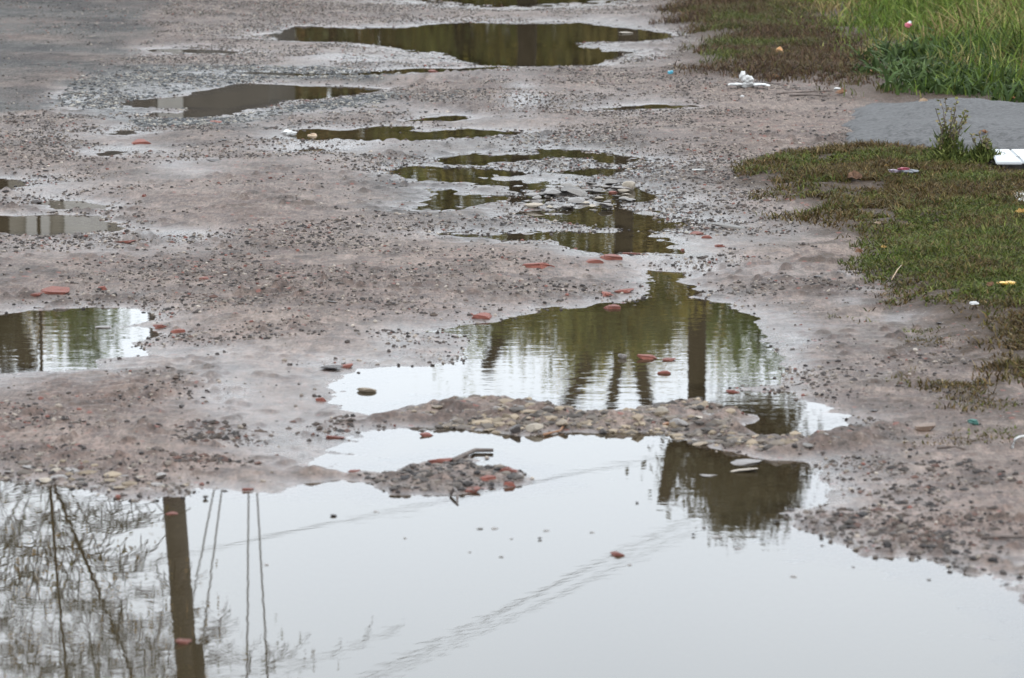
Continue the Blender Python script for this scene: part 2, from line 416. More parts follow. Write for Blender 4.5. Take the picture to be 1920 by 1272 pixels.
PUD.append(('great foreground puddle mirroring pale sky and a utility pole', [(690,808),(733,802),(813,801),(940,803),(973,819),(1020,812),(1140,807),(1257,811),(1290,826),(1340,842),(1390,850),(1440,862),(1513,865),(1537,891),(1563,935),(1540,948),(1493,955),(1475,985),(1540,1005),(1580,1028),(1630,1048),(1697,1045),(1747,1058),(1797,1078),(1860,1081),(1885,1101),(1925,1141),(2020,1200),(2060,1500),(1900,1900),(100,1900),(-150,1500),(-190,905),(-100,890),(0,900),(67,905),(117,911),(167,921),(233,935),(283,938),(310,931),(343,930),(367,916),(450,921),(517,925),(550,908),(633,899),(690,900),(707,915),(733,928),(827,928),(873,925),(940,915),(982,908),(973,884),(880,877),(875,866),(860,858),(790,873),(740,887),(673,883),(640,887),(583,882),(577,868),(600,852),(650,820)]))
PUD.append(('rippled puddle mirroring a leaning trunk, on the side of tyre tracks', [(-200,600),(-100,590),(0,589),(33,587),(83,582),(150,579),(200,576),(260,579),(293,587),(290,597),(250,608),(247,612),(283,617),(290,631),(257,644),(273,654),(257,667),(180,674),(173,691),(67,697),(0,702),(-100,712),(-200,690)]))
PUD.append(('shallow puddle mirroring a pale wall, near a black clod', [(-200,410),(0,405),(100,402),(183,405),(200,418),(243,431),(167,440),(50,442),(0,440),(-200,446)]))
PUD.append(('small brown pool right behind the black clod', [(67,381),(100,375),(150,377),(217,385),(200,393),(100,394),(73,388)]))
PUD.append(('small rounded pool before the bare gravelly ground', [(-120,340),(0,337),(33,338),(50,345),(20,355),(0,358),(-120,362)]))
PUD.append(('tiny oval pool alone in pale mud', [(173,291),(200,283),(236,284),(228,290),(187,293)]))
PUD.append(('tiny ragged pool in pale mud near the gravel pool', [(215,252),(225,246),(246,244),(244,251),(230,253)]))
PUD.append(('hairline strip of water below the foam-littered puddle', [(557,283),(585,280),(613,279),(605,283),(570,285)]))
PUDW = [np.array([survey(x, y) for x, y in p]) for _, p in PUD]

def poly_sd(PX, PY, poly):
    """signed distance, negative inside"""
    d2 = np.full(PX.shape, 1e18); ins = np.zeros(PX.shape, bool)
    n = len(poly)
    for i in range(n):
        ax, ay = poly[i]; bx, by = poly[(i + 1) % n]
        ex, ey = bx - ax, by - ay
        wx, wy = PX - ax, PY - ay
        tt = np.clip((wx * ex + wy * ey) / (ex * ex + ey * ey + 1e-12), 0, 1)
        dx = wx - tt * ex; dy = wy - tt * ey
        d2 = np.minimum(d2, dx * dx + dy * dy)
        c = (ay > PY) != (by > PY)
        if abs(ey) > 1e-12:
            ins ^= c & (PX < ex * (PY - ay) / ey + ax)
    d = np.sqrt(d2)
    return np.where(ins, -d, d)
def px_poly(pts): return np.array([survey(x, y) for x, y in pts])
def zone_sd(X, Y, poly, margin=1.0):
    out = np.full(X.shape, margin)
    x0, y0 = poly.min(0) - margin; x1, y1 = poly.max(0) + margin
    mk = (X > x0) & (X < x1) & (Y > y0) & (Y < y1)
    if mk.any(): out[mk] = np.minimum(poly_sd(X[mk], Y[mk], poly), margin)
    return out

# zones of the ground
Z_ASPH = px_poly([(-400,225),(0,215),(90,208),(125,185),(120,165),(150,140),(180,120),(240,112),(280,70),(300,30),(330,5),(330,-70),(-400,-70)])
Z_GRAV = px_poly([(100,195),(125,165),(170,140),(260,128),(420,125),(640,130),(760,140),(720,160),(500,150),(420,160),(300,180),(225,195),(240,225),(420,226),(520,206),(640,192),(740,180),(700,200),(560,215),(420,238),(260,236),(180,215)])
Z_CHIP = px_poly([(690,300),(800,270),(920,262),(1010,250),(1150,268),(1230,305),(1260,350),(1320,410),(1330,440),(1240,480),(1100,485),(980,465),(840,455),(820,420),(740,400),(700,350)])
Z_VERGE = px_poly([(1370,325),(1440,303),(1560,292),(1700,284),(1800,288),(1870,302),(1900,335),(1990,345),(2600,400),(2600,860),(1990,790),(1930,745),(1860,715),(1830,665),(1800,630),(1730,600),(1690,580),(1740,563),(1650,545),(1600,505),(1590,470),(1540,440),(1490,405),(1440,375),(1390,350)])
Z_FAR = px_poly([(1255,20),(1320,-10),(1330,-70),(3000,-70),(2700,245),(1980,232),(1870,212),(1780,200),(1650,197),(1560,183),(1500,168),(1420,156),(1330,152),(1265,150),(1300,138),(1330,125),(1290,105),(1320,85),(1310,62),(1240,45)])
Z_TALL = px_poly([(1370,-80),(1440,10),(1500,35),(1560,80),(1610,110),(1640,150),(1650,185),(1760,196),(1870,207),(1980,225),(2700,240),(3000,-80)])
Z_RIDGE = px_poly([(700,790),(740,775),(800,760),(840,752),(1000,755),(1060,770),(1130,780),(1220,765),(1300,758),(1370,775),(1400,790),(1370,805),(1420,822),(1520,822),(1640,805),(1720,800),(1660,840),(1560,850),(1450,855),(1350,838),(1270,815),(1100,808),(960,805),(800,800)])
Z_ISLET = px_poly([(560,882),(640,888),(740,888),(790,875),(850,862),(930,848),(940,852),(880,868),(890,878),(975,885),(985,905),(940,915),(870,926),(740,928),(700,908),(640,897),(560,898)])
Z_FLAKE = px_poly([(1000,345),(1060,335),(1180,345),(1200,375),(1150,392),(1060,397),(990,400),(980,370)])
Z_APRON = px_poly([(1592,288),(1604,214),(1640,203),(1780,200),(1880,212),(1990,230),(2500,262),(2500,320),(1990,310),(1860,305),(1720,296)])
Z_BARE = px_poly([(1260,165),(1500,172),(1610,195),(1590,290),(1440,300),(1330,290),(1280,230)])

# ------------------------------------------------------------------ ground sheet: a fan of strips, finer where it lies near
e0 = np.linspace(1 / 30.0, 1 / 6.75, 930)          # even in 1/distance
Yr = np.concatenate([np.array([-60., -20., -6., 0.5, 2.5, 3.6, 4.8, 5.8, 6.4]), (1 / e0)[::-1], np.array([31., 32.5, 35., 38., 43., 52., 75., 120., 250., 900.])])
s_in = np.linspace(-0.142, 0.142, 550)
s_out = np.array([0.145, 0.15, 0.157, 0.166, 0.178, 0.19, 0.2, 0.215, 0.235, 0.26, 0.3, 0.36, 0.45, 0.6, 0.9, 1.5, 3.0])
Sc = np.concatenate([-s_out[::-1], s_in, s_out])
fanw = lambda y: np.where(y > 4.0, y, 4.0 + 0 * y)
GX = Sc[None, :] * fanw(Yr)[:, None]
GY = np.repeat(Yr[:, None], len(Sc), 1)
nr, nc = GX.shape
X, Y = GX, GY
sd = np.full(X.shape, 3.0); pid = np.zeros(X.shape, np.int32)
for i, pw in enumerate(PUDW):
    big = 3.0
    x0, y0 = pw.min(0) - big; x1, y1 = pw.max(0) + big
    mk = (X > x0) & (X < x1) & (Y > y0) & (Y < y1)
    d = poly_sd(X[mk], Y[mk], pw)
    cur = sd[mk]; pi = pid[mk]
    b = d < cur
    cur[b] = d[b]; pi[b] = i
    sd[mk] = cur; pid[mk] = pi
kf = np.clip(Y / 9.0, 0.7, 2.0)
sdn = sd + 0.035 * kf * fbm(X, Y, 0.16, 4, 3, 0.6)
far = np.clip((Y - 8) / 16, 0, 1)
hmax = 0.034 - 0.006 * far
out = hmax * (1 - np.exp(-np.maximum(sdn, 0) / (0.42 + 0.35 * far)))
inn = -0.035 * (1 - np.exp(np.minimum(sdn, 0) / 0.30))
G = np.where(sdn > 0, out, inn)
shore = 1 - np.exp(-np.abs(sd) / 0.10)
land = sstep(-0.02, 0.25, sd)
asph = sstep(0.12, -0.12, zone_sd(X, Y, Z_ASPH) + 0.25 * fbm(X, Y, 0.8, 3, 41))
grav = sstep(0.12, -0.10, zone_sd(X, Y, Z_GRAV) + 0.2 * fbm(X, Y, 0.4, 3, 43))
chip = sstep(0.15, -0.10, zone_sd(X, Y, Z_CHIP) + 0.2 * fbm(X, Y, 0.3, 3, 45))
verge = sstep(0.06, -0.10, zone_sd(X, Y, Z_VERGE) + 0.22 * fbm(X, Y, 0.35, 4, 47))
farv = sstep(0.15, -0.25, zone_sd(X, Y, Z_FAR) + 0.6 * fbm(X, Y, 0.9, 4, 49))
ridge = sstep(0.04, -0.06, zone_sd(X, Y, Z_RIDGE) + 0.05 * fbm(X, Y, 0.15, 3, 51))
bare = sstep(0.2, -0.3, zone_sd(X, Y, Z_BARE))
G = G + land * (0.022 * fbm(X, Y, 1.6, 2, 5) + 0.008 * fbm(X, Y, 0.5, 2, 7))
rough = 0.35 + 0.65 * shore
fine = 0.0036 * fbm(X, Y, 0.14, 2, 9) + 0.0055 * fbm(X, Y, 0.045, 2, 13, 0.65)
crumb = np.maximum(fbm(X, Y, 0.05, 2, 25, 0.6) - 0.20, 0)
crz = sstep(-0.15, 0.35, fbm(X, Y, 0.7, 3, 27))
clump = np.maximum(fbm(X, Y, 0.11, 3, 29, 0.6) - 0.24, 0) * sstep(0.0, 0.35, fbm(X, Y, 0.9, 2, 30))
fine = fine + 0.036 * crumb * (0.3 + crz) + 0.014 * np.minimum(clump, 0.09)
pxx, pyy = to_px(X, np.maximum(Y, 0.5))
smooth_ = np.exp(-(((pxx - 480) / 130) ** 2 + ((pyy - 790) / 90) ** 2)) + np.exp(-(((pxx - 720) / 90) ** 2 + ((pyy - 610) / 50) ** 2))
fine = fine * (1 - 0.65 * asph) * (1 - 0.6 * np.clip(smooth_, 0, 1))
G = G + fine * rough * np.where(sd > 0, 1.0, 0.55)
G = G + chip * 0.010 * np.abs(fbm(X, Y, 0.11, 3, 15, 0.7)) * 1.4 - chip * 0.0035
G = G + ridge * (0.005 + 0.045 * np.abs(fbm(X, Y, 0.085, 3, 17)))
flake = sstep(0.10, -0.10, zone_sd(X, Y, Z_FLAKE))
G = G - flake * 0.009
islet = sstep(0.03, -0.05, zone_sd(X, Y, Z_ISLET) + 0.04 * fbm(X, Y, 0.12, 3, 53))
G = G + islet * (0.000 + 0.030 * np.abs(fbm(X, Y, 0.07, 2, 18)))
G = G + verge * (0.020 + 0.018 * fbm(X, Y, 0.25, 2, 19)) + farv * (0.03 + 0.04 * fbm(X, Y, 0.8, 2, 21))
G = G + sstep(0, 2.0, X - 2.9 - 0.0 * Y) * farv * 0.25
# raised clods on the strip between verge and middle puddle
pxx, pyy = to_px(X, np.maximum(Y, 0.5))
clod = np.exp(-(((pxx - 1680) / 170) ** 2 + ((pyy - 700) / 90) ** 2))
cl = fbm(X, Y, 0.09, 3, 23, 0.6)
G = G + clod * 0.014 * np.maximum(cl, -0.1)
# tyre marks: chevron tread pressed into soft mud, and faint ruts running up the road
def tread(cx, cy, w, h, ang, pitch, amp, seed):
    global G
    mx0, my0 = survey(cx, cy)
    ca, sa = math.cos(ang), math.sin(ang)
    u = (X - mx0) * ca + (Y - my0) * sa; v = -(X - mx0) * sa + (Y - my0) * ca
    mk = np.exp(-((u / w) ** 4 + (v / h) ** 4))
    st = np.sin((v + 0.8 * np.abs(u)) * 2 * math.pi / pitch + 0.8 * fbm(X, Y, 0.2, 2, seed))
    G = G + mk * (amp * np.clip(st * 1.6, -1, 1) - amp * 0.6)
tread(235, 745, 0.14, 0.55, -0.15, 0.085, 0.0045, 61)
tread(110, 740, 0.05, 0.6, 0.1, 0.06, 0.003, 62)
tread(480, 452, 0.085, 0.18, 0.0, 0.05, 0.005, 63)
tread(470, 560, 0.10, 1.2, 0.02, 0.07, 0.0020, 64)
tread(480, 380, 0.09, 1.4, 0.03, 0.07, 0.0025, 65)
tread(900, 165, 0.10, 1.5, 0.0, 0.08, 0.002, 66)
tread(985, 185, 0.09, 1.2, 0.02, 0.08, 0.003, 67)
G[Yr < 3.0, :] = np.minimum(G[Yr < 3.0, :], 0.03)
GZ = G

def patchw(lst):
    r = 0
    for cx, cy, rx, ry, a in lst:
        r = r + a * np.exp(-(((pxx - cx) / rx) ** 2 + ((pyy - cy) / ry) ** 2))
    return r
wetp = patchw([(430,735,70,50,0.8),(985,190,40,25,1.0),(330,450,110,14,0.9),(350,320,70,22,0.9),(90,360,140,20,0.5),(600,275,110,22,0.9),
               (690,120,170,22,0.5),(1180,480,130,22,0.8),(1290,500,90,18,0.7),(1250,390,110,30,0.5),(1100,330,190,40,0.45),(1480,650,40,30,0.35),(1450,520,90,20,0.25),
               (1600,532,50,6,1.0),(1640,556,50,7,0.9),(1590,575,40,9,0.9),(1690,607,70,8,1.0),(1520,910,70,40,0.7),(560,840,90,35,0.6),(500,800,120,50,0.4),
               (740,635,40,25,0.7),(1000,60,400,30,0.35),(800,110,300,12,0.5),(560,215,200,12,0.4),(880,260,220,16,0.5),(250,245,60,10,0.5),(220,285,70,10,0.5),(120,470,150,18,0.35),(330,480,120,15,0.3)])
wet_m = 0.85 * np.exp(-np.maximum(GZ, 0) / 0.007) + wetp * (0.75 + 0.9 * fbm(X, Y, 0.35, 3, 71)) + 0.10 + 0.35 * np.maximum(fbm(X, Y, 0.9, 3, 73), 0)
wet_m = np.clip(wet_m * (1 - 0.85 * asph) * (1 - 0.75 * bare) * (1 - 0.8 * verge) * (1 - 0.45 * sstep(1480, 1560, pxx) * sstep(820, 760, pyy)) * (1 - 0.6 * farv), 0, 1)
gry_m = np.clip(0.85 * asph * (0.75 + 0.8 * fbm(X, Y, 0.6, 3, 75)) + 0.9 * grav + 0.45 * chip + 0.22 * sstep(9, 18, Y), 0, 1)
ring = sstep(0.55, 0.05, zone_sd(X, Y, Z_VERGE)) * sstep(0.02, 0.22, fbm(X, Y, 0.16, 4, 79, 0.65))
brn_m = np.clip(0.75 * ring + np.maximum(verge * 0.95, farv * (0.85 + 0.5 * fbm(X, Y, 0.5, 3, 77))) + clod * 0.35 * (cl > 0.12), 0, 1)
tone_m = 0.66 + 0.65 * fbm(X, Y, 0.55, 4, 101, 0.6) + 0.75 * fbm(X, Y, 0.12, 4, 103, 0.75) - 5.0 * np.clip(crumb, 0, .07) * (0.3 + crz) - 3.0 * np.clip(clump, 0, .1)
tone_m = tone_m + 0.35 * bare - 0.10 * sstep(0.25, 0.0, sd) + 0.25 * fbm(X, Y, 2.2, 2, 105)
tone_m = tone_m - patchw([(480,452,60,14,.45),(235,745,90,45,.22),(470,390,45,40,.12),(480,560,40,60,.10),(1150,535,110,12,.35),(1180,485,110,10,.3),(150,10,200,12,.4),(40,3,30,7,.6),(80,190,60,18,.35),(150,115,120,8,.3),(60,90,180,5,.35),(1680,680,190,110,.26),(1560,560,120,60,.15),(1080,370,110,22,.4)])
def track(pts, hw, amt):
    P_ = [survey(x, y) for x, y in pts]
    ys_ = np.array([float(b) for a, b in P_][::-1]); xs_ = np.array([float(a) for a, b in P_][::-1])
    cx = np.interp(Y, ys_, xs_); u = (X - cx) / hw
    on = sstep(ys_[0] - .3, ys_[0] + .5, Y) * sstep(ys_[-1] + .6, ys_[-1] - .6, Y)
    return amt * on * (np.exp(-u ** 4) * (0.7 + 1.6 * fbm((X - cx) * 30, Y, 0.45, 3, 111)) - 0.45 * np.exp(-((np.abs(u) - 1.25) / .25) ** 2))
tone_m = tone_m - track([(390,830),(440,700),(465,600),(485,470),(480,380),(478,270)], 0.065, 0.30) - track([(995,240),(985,190),(975,140)], 0.08, 0.2) - track([(640,640),(720,470),(760,380),(800,290)], 0.07, 0.12)
tone_m = np.clip(tone_m, 0, 1)
zone = np.stack([wet_m, gry_m, brn_m, tone_m], -1).reshape(-1, 4)
Vg = np.stack([GX, GY, GZ], -1).reshape(-1, 3)
idx = np.arange(nr * nc).reshape(nr, nc)
Qg = np.stack([idx[:-1, :-1], idx[:-1, 1:], idx[1:, 1:], idx[1:, :-1]], -1).reshape(-1, 4)
ground = link('ground', mesh_np('ground', Vg, Qg, attrs={'zone': zone}, smooth=True), M['mud'])
tag(ground, 'wet potholed dirt road of grey-brown mud', kind='structure')

def ground_z(x, y):
    x = np.atleast_1d(np.asarray(x, float)); y = np.atleast_1d(np.asarray(y, float))
    r = np.clip(np.searchsorted(Yr, y) - 1, 0, nr - 2)
    tr_ = np.clip((y - Yr[r]) / (Yr[r + 1] - Yr[r]), 0, 1)
    s = x / np.where(y > 4.0, y, 4.0)
    c = np.clip(np.searchsorted(Sc, s) - 1, 0, nc - 2)
    tc_ = np.clip((s - Sc[c]) / (Sc[c + 1] - Sc[c]), 0, 1)
    return (GZ[r, c] * (1 - tr_) + GZ[r + 1, c] * tr_) * (1 - tc_) + (GZ[r, c + 1] * (1 - tr_) + GZ[r + 1, c + 1] * tr_) * tc_
def gz(x, y): return float(ground_z(x, y)[0])
def at_px(x, y):
    """ground point that the photograph shows at (x, y), following the relief"""
    z = 0.0
    for _ in range(4):
        a, b = survey(x, y, z); z = max(gz(a, b), 0.0)
    return float(a), float(b), z

# ------------------------------------------------------------------ water: one sheet in each hollow
zmin = np.minimum(np.minimum(GZ[:-1, :-1], GZ[:-1, 1:]), np.minimum(GZ[1:, :-1], GZ[1:, 1:]))
near_p = np.abs(sd[:-1, :-1]) 
wetc = (zmin < 0.0) & (sd[:-1, :-1] < 0.16)
cpid = pid[:-1, :-1]
DEP = np.clip(-GZ / 0.014, 0, 1)
for i, (lab, _) in enumerate(PUD):
    mk = wetc & (cpid == i)
    V = []; Q = []; D = []
    for r in np.nonzero(mk.any(1))[0]:
        row = mk[r].astype(np.int8)
        deep = (DEP[r, :-1] >= 1) & (DEP[r, 1:] >= 1) & (DEP[r + 1, :-1] >= 1) & (DEP[r + 1, 1:] >= 1)
        dd = np.diff(np.concatenate([[0], row, [0]]))
        for a, b in zip(np.nonzero(dd == 1)[0], np.nonzero(dd == -1)[0]):
            c0 = a
            while c0 < b:
                c1 = c0 + 1
                if deep[c0]:
                    while c1 < b and deep[c1]: c1 += 1
                n0 = len(V)
                V += [(GX[r, c0], Yr[r], 0), (GX[r, c1], Yr[r], 0), (GX[r + 1, c1], Yr[r + 1], 0), (GX[r + 1, c0], Yr[r + 1], 0)]
                D += [DEP[r, c0], DEP[r, c1], DEP[r + 1, c1], DEP[r + 1, c0]]
                Q.append((n0, n0 + 1, n0 + 2, n0 + 3))
                c0 = c1
    if not V: continue
    D = np.repeat(np.array(D)[:, None], 3, 1)
    o = link('puddle', mesh_np('puddle', np.array(V), np.array(Q), attrs={'depth': D}), M['calmwater' if 'great foreground' in lab else 'water'])
    tag(o, lab, kind='structure')

# ------------------------------------------------------------------ asphalt apron on the verge
def apron():
    xs = np.linspace(Z_APRON[:, 0].min() - 0.1, Z_APRON[:, 0].max() + 0.1, 150)
    ys = np.linspace(Z_APRON[:, 1].min() - 0.1, Z_APRON[:, 1].max() + 0.1, 170)
    AX, AY = np.meshgrid(xs, ys)
    d = poly_sd(AX, AY, Z_APRON) + 0.10 * fbm(AX, AY, 0.35, 4, 81, 0.6)
    y0, y1 = Z_APRON[:, 1].min(), Z_APRON[:, 1].max()
    prof = np.clip((AY - y0) / (y1 - y0), 0, 1)
    hump = 0.07 * np.clip(np.sin(np.clip(prof * 1.05 + 0.05, 0, 1) * math.pi), 0, 1) ** 0.8
    base = ground_z(AX.ravel(), AY.ravel()).reshape(AX.shape)
    edge = sstep(0.0, -0.45, d) * 0.75 + 0.25 * sstep(0.0, -0.05, d)
    Zt = base + (0.014 + hump) * edge + 0.02 * edge * fbm(AX, AY, 0.5, 2, 83) + 0.0012 * edge * fbm(AX, AY, 0.08, 2, 85) \
        + 0.026 * edge * np.sin(AY * 3.0 + 1.5 * AX + 2.0 * fbm(AX, AY, 1.2, 2, 87))
    Zt = np.where(d > 0.01, base - 0.05, Zt)
    n, mm = AX.shape
    ii = np.arange(n * mm).reshape(n, mm)
    Q = np.stack([ii[:-1, :-1], ii[:-1, 1:], ii[1:, 1:], ii[1:, :-1]], -1)
    keep = (d[:-1, :-1] < 0.06)
    V = np.stack([AX, AY, Zt], -1).reshape(-1, 3)
    Q = Q[keep]
    used = np.unique(Q); mp = np.zeros(len(V), int); mp[used] = np.arange(len(used))
    o = link('asphalt_apron', mesh_np('asphalt_apron', V[used], mp[Q], smooth=True), M['asphalt'])
    tag(o, 'humped grey asphalt ramp laid across the verge', kind='structure')
    return (xs, ys, Zt, d)
APR = apron()
def surf_z(x, y):
    xs, ys, Zt, d = APR
    z = gz(x, y)
    if xs[0] < x < xs[-1] and ys[0] < y < ys[-1]:
        i = int((x - xs[0]) / (xs[1] - xs[0])); j = int((y - ys[0]) / (ys[1] - ys[0]))
        z = max(z, float(Zt[j, i]))
    return z

# ------------------------------------------------------------------ stones, brick pieces, clods
def stone_mesh(name, seed, flat=1.0, angular=0.0):
    rg = random.Random(seed)
    bm = bmesh.new()
    bmesh.ops.create_icosphere(bm, subdivisions=2, radius=0.5)
    ph = [(rg.uniform(-1, 1), rg.uniform(-1, 1), rg.uniform(-1, 1), rg.uniform(0, 6)) for _ in range(7)]
    planes = [(Vector((rg.gauss(0, 1), rg.gauss(0, 1), rg.gauss(0, 1))).normalized(), rg.uniform(0.2, 0.4)) for _ in range(11)]
    for v in bm.verts:
        p = v.co.copy()
        for n, d in planes:
            q = p.dot(n)
            if q > d: p -= n * (q - d) * (0.9 + 0.1 * angular)
        s = 1 + 0.10 * sum(math.sin(3.1 * (a * v.co.x + b * v.co.y + c * v.co.z) * 2 + d) for a, b, c, d in ph) / 3
        v.co = p * s
        v.co.z *= flat
    me = bpy.data.meshes.new(name); bm.to_mesh(me); bm.free()
    return me
def brick_mesh(name, seed):
    rg = random.Random(seed)
    bm = bmesh.new()
    bmesh.ops.create_cube(bm, size=1.0)
    bmesh.ops.subdivide_edges(bm, edges=bm.edges[:], cuts=2, use_grid_fill=True)
    pl = [(Vector((rg.choice([-1, 1]), rg.uniform(-0.7, 0.7), rg.uniform(-0.5, 0.5))).normalized(), rg.uniform(0.30, 0.45)) for _ in range(4)]
    for v in bm.verts:
        p = v.co.copy()
        for n, d in pl:
            q = p.dot(n)
            if q > d: p -= n * (q - d)
        v.co = p + Vector((rg.gauss(0, 0.035), rg.gauss(0, 0.035), rg.gauss(0, 0.04)))
    bmesh.ops.bevel(bm, geom=[e for e in bm.edges if e.calc_face_angle(0) > 0.6], offset=0.03, segments=1, affect='EDGES')
    me = bpy.data.meshes.new(name); bm.to_mesh(me); bm.free()
    return me
STM = {}
def mesh_for(kind, mat, i):
    key = (kind, mat, i)
    if key not in STM:
        me = {'stone': lambda: stone_mesh('stone', 100 + i, 0.8), 'slab': lambda: stone_mesh('flat_stone', 200 + i, 0.45, 1),
              'brick': lambda: brick_mesh('brick_fragment', 300 + i), 'clod': lambda: stone_mesh('clod', 400 + i, 0.6)}[kind]()
        me.materials.append(M[mat]); STM[key] = me
    return STM[key]
def put(name, kind, mat, x, y, wpx, hpx, label, cat, group=None, sink=0.25, depth=None, i=None, rz=None):
    """w, h are the apparent width and height; depth along the road defaults to the width"""
    X0, Y0, z0 = at_px(x, y)
    s = math.hypot(Y0, CAM_H) / FPX
    w = wpx * s
    eps = math.atan2(CAM_H, Y0)
    dep = depth * s if depth else w * random.uniform(0.6, 0.95)
    hz = max(hpx * s - dep * math.sin(eps) * 0.7, 0.28 * min(w, dep), 0.004)
    me = mesh_for(kind, mat, random.randrange(6) if i is None else i)
    o = link(name, me)
    o.scale = (w, dep, hz)
    o.rotation_euler = (random.uniform(-.12, .12), random.uniform(-.12, .12), random.uniform(-0.25, 0.25) if rz is None else rz)
    o.location = (X0, Y0, z0 + hz * (0.5 - sink) * 0.8)
    tag(o, label, cat, group)
    return o
L = put
# rocks that stand out
put('rock', 'stone', 'tan', 686, 735, 40, 18, 'lone tan rock sitting in the middle puddle', 'rock', i=0)
put('rock', 'stone', 'dark', 968, 802, 34, 34, 'dark grey rock on the ridge touching a cream one', 'rock', i=1, sink=.2)
put('rock', 'stone', 'pale', 1003, 808, 44, 28, 'cream wedge-shaped rock at the foot of the stony ridge', 'rock', i=2, sink=.2)
put('rock', 'stone', 'tan', 950, 796, 22, 26, 'small buff rock beside the dark grey rock', 'rock', i=3)
put('rock', 'stone', 'tan', 1143, 778, 34, 22, 'rounded buff rock at a dip in the stony ridge', 'rock', i=4)
put('rock', 'stone', 'dark', 1131, 792, 16, 18, 'small black rock at the water under a rounded buff rock', 'rock', i=5)
put('rock', 'stone', 'tan', 1241, 780, 30, 20, 'buff rock on the ridge behind an orange-brown stone', 'rock', i=0)
put('rock', 'stone', 'leafbrown', 1250, 792, 20, 18, 'orange-brown stone on the stony ridge', 'rock', i=1)
put('flat_stone', 'slab', 'pale', 1398, 884, 66, 16, 'flat pinkish cream stone awash in the tree reflection', 'stone', i=0, sink=.3)
put('mud_flake', 'slab', 'mudclod', 1392, 868, 78, 10, 'thin grey mud bank behind the flat pinkish cream stone', 'mud', i=1, sink=.45)
put('mud_flake', 'slab', 'mudclod', 1328, 892, 50, 11, 'thin grey mud bank beside the flat pinkish cream stone', 'mud', i=2, sink=.45)
put('flat_stone', 'slab', 'pale', 1175, 63, 34, 9, 'whitish flat stone in the widest olive puddle', 'stone', i=3)
put('flat_stone', 'slab', 'grey', 1366, 428, 80, 10, 'flat grey slab lying in mud beside the verge', 'stone', i=4, sink=.3)
put('brick_half', 'brick', 'bricktan', 1736, 806, 38, 18, 'brown half brick lying by the yellowish sand patch', 'brick', i=0, rz=-.1)
put('rock', 'stone', 'dark', 70, 381, 26, 13, 'black clod beside the shallow puddle that mirrors a wall', 'rock', i=2)
put('rock', 'stone', 'mudclod', 1168, 672, 22, 18, 'brown stone poking out of the middle puddle near pink rubble', 'rock', i=3)
put('mud_flake', 'slab', 'mudclod', 195, 615, 34, 9, 'two-humped mud lump standing in the rippled puddle', 'mud', i=4)
put('rock', 'stone', 'pale', 340, 207, 20, 5, 'tip stone of the sandy spit in the gravel pool', 'rock', i=4)
# brick rubble
BR = [(105,548,62,12,'long red brick shard above the rippled puddle','brick'),(193,543,20,13,'pointed dark red brick chip near the rippled puddle','brick'),
(238,455,44,8,'flat red brick shard by the pale-wall puddle','brick'),(300,615,40,10,'orange-red brick crumb heap at the rippled puddle, wider piece','brick'),
(330,617,36,12,'bright orange-red brick crumb at the tip of the rippled puddle','brick'),(262,269,46,5,'thin red brick shard in pale mud near the gravel pool','brick'),
(405,230,26,5,'small red shard on the gravel shore of the gravel pool','brick'),(1010,500,66,8,'long pink brick shard near a dark clod','brick'),
(1172,548,46,13,'dark maroon brick piece at the neck of the middle puddle','brick'),(1140,552,40,10,'maroon brick sliver beside a larger maroon piece','brick'),
(1145,578,38,9,'pink brick flat awash at the far edge of the middle puddle','brick'),(905,594,42,14,'pink brick piece on the far shore of the middle puddle','brick'),
(650,688,30,12,'dusty red brick lump at the corner of the middle puddle','brick'),(602,752,24,13,'brown-red brick lump on the shore near the tan rock','brick'),
(832,866,60,15,'bright red brick on the islet in the great puddle','brick'),(948,884,54,7,'thin red brick sliver along the islet tip','brick'),
(908,898,44,14,'orange brick piece in the middle of the islet','brick'),(955,902,28,15,'orange brick lump at the point of the islet','brick'),
(885,920,40,11,'salmon brick piece on the near edge of the islet','brick'),(1215,672,46,10,'pink rubble bar awash in the middle puddle','brick'),
(1255,676,30,8,'pink rubble sliver beside the pink rubble bar','brick'),(1350,463,38,9,'rusty brick shard in mud before the verge','brick'),
(1300,441,36,10,'orange rubble lump at the bank of the olive puddle','brick'),(1325,446,26,9,'small orange rubble chip on the olive puddle bank','brick'),
(465,918,26,6,'pink brick chip at the shore of the great puddle','brick'),(812,135,26,5,'red shard at the long narrow channel','brick'),
(665,885,30,8,'red-brown brick chip on the bar leading to the islet','brick'),(1372,735,40,6,'pink rubble on the bar between middle puddle lobes','brick'),
(1140,484,54,10,'rusty brick piece on the shore of the olive puddle','brick'),(1110,492,40,8,'brown rubble piece beside a rusty brick piece','brick'),
(1185,478,40,8,'rusty rubble along the near shore of the olive puddle','brick'),(1150,362,26,6,'pink rubble chip among cracked mud flakes','brick'),
(345,1206,40,8,'pink brick barely breaking the surface across the pole reflection','brick'),(1156,1041,32,8,'lone red brick chip barely awash in the great puddle','brick'),
(320,964,30,8,'pink chip on the mud islet over the pole reflection','brick'),(383,523,26,7,'rusty shard beside the tyre rut','brick'),
(630,822,40,7,'red chip on the shore where the bar begins','brick'),(800,817,34,5,'red chip awash at the near side of the ridge','brick'),
(70,555,30,6,'small red crumb beside the long red brick shard','brick'),(270,368,16,8,'rusty brown chip near the shallow puddles','brick'),
(575,190,16,4,'red crumb at gravel pool outlet','brick'),(1245,700,30,5,'pale pink sliver awash below the pink rubble bar','brick')]
for j, (x, y, w, h, lab, mt) in enumerate(BR):
    dark_ = 'maroon' in lab
    put('brick_fragment', 'brick', mt, x, y, w * .84, h * .9, lab, 'brick', 'brick fragments strewn over the road', i=j % 6,
        sink=0.15 if 'barely' in lab or 'awash' in lab else 0.42, rz=random.uniform(-0.3, 0.3))
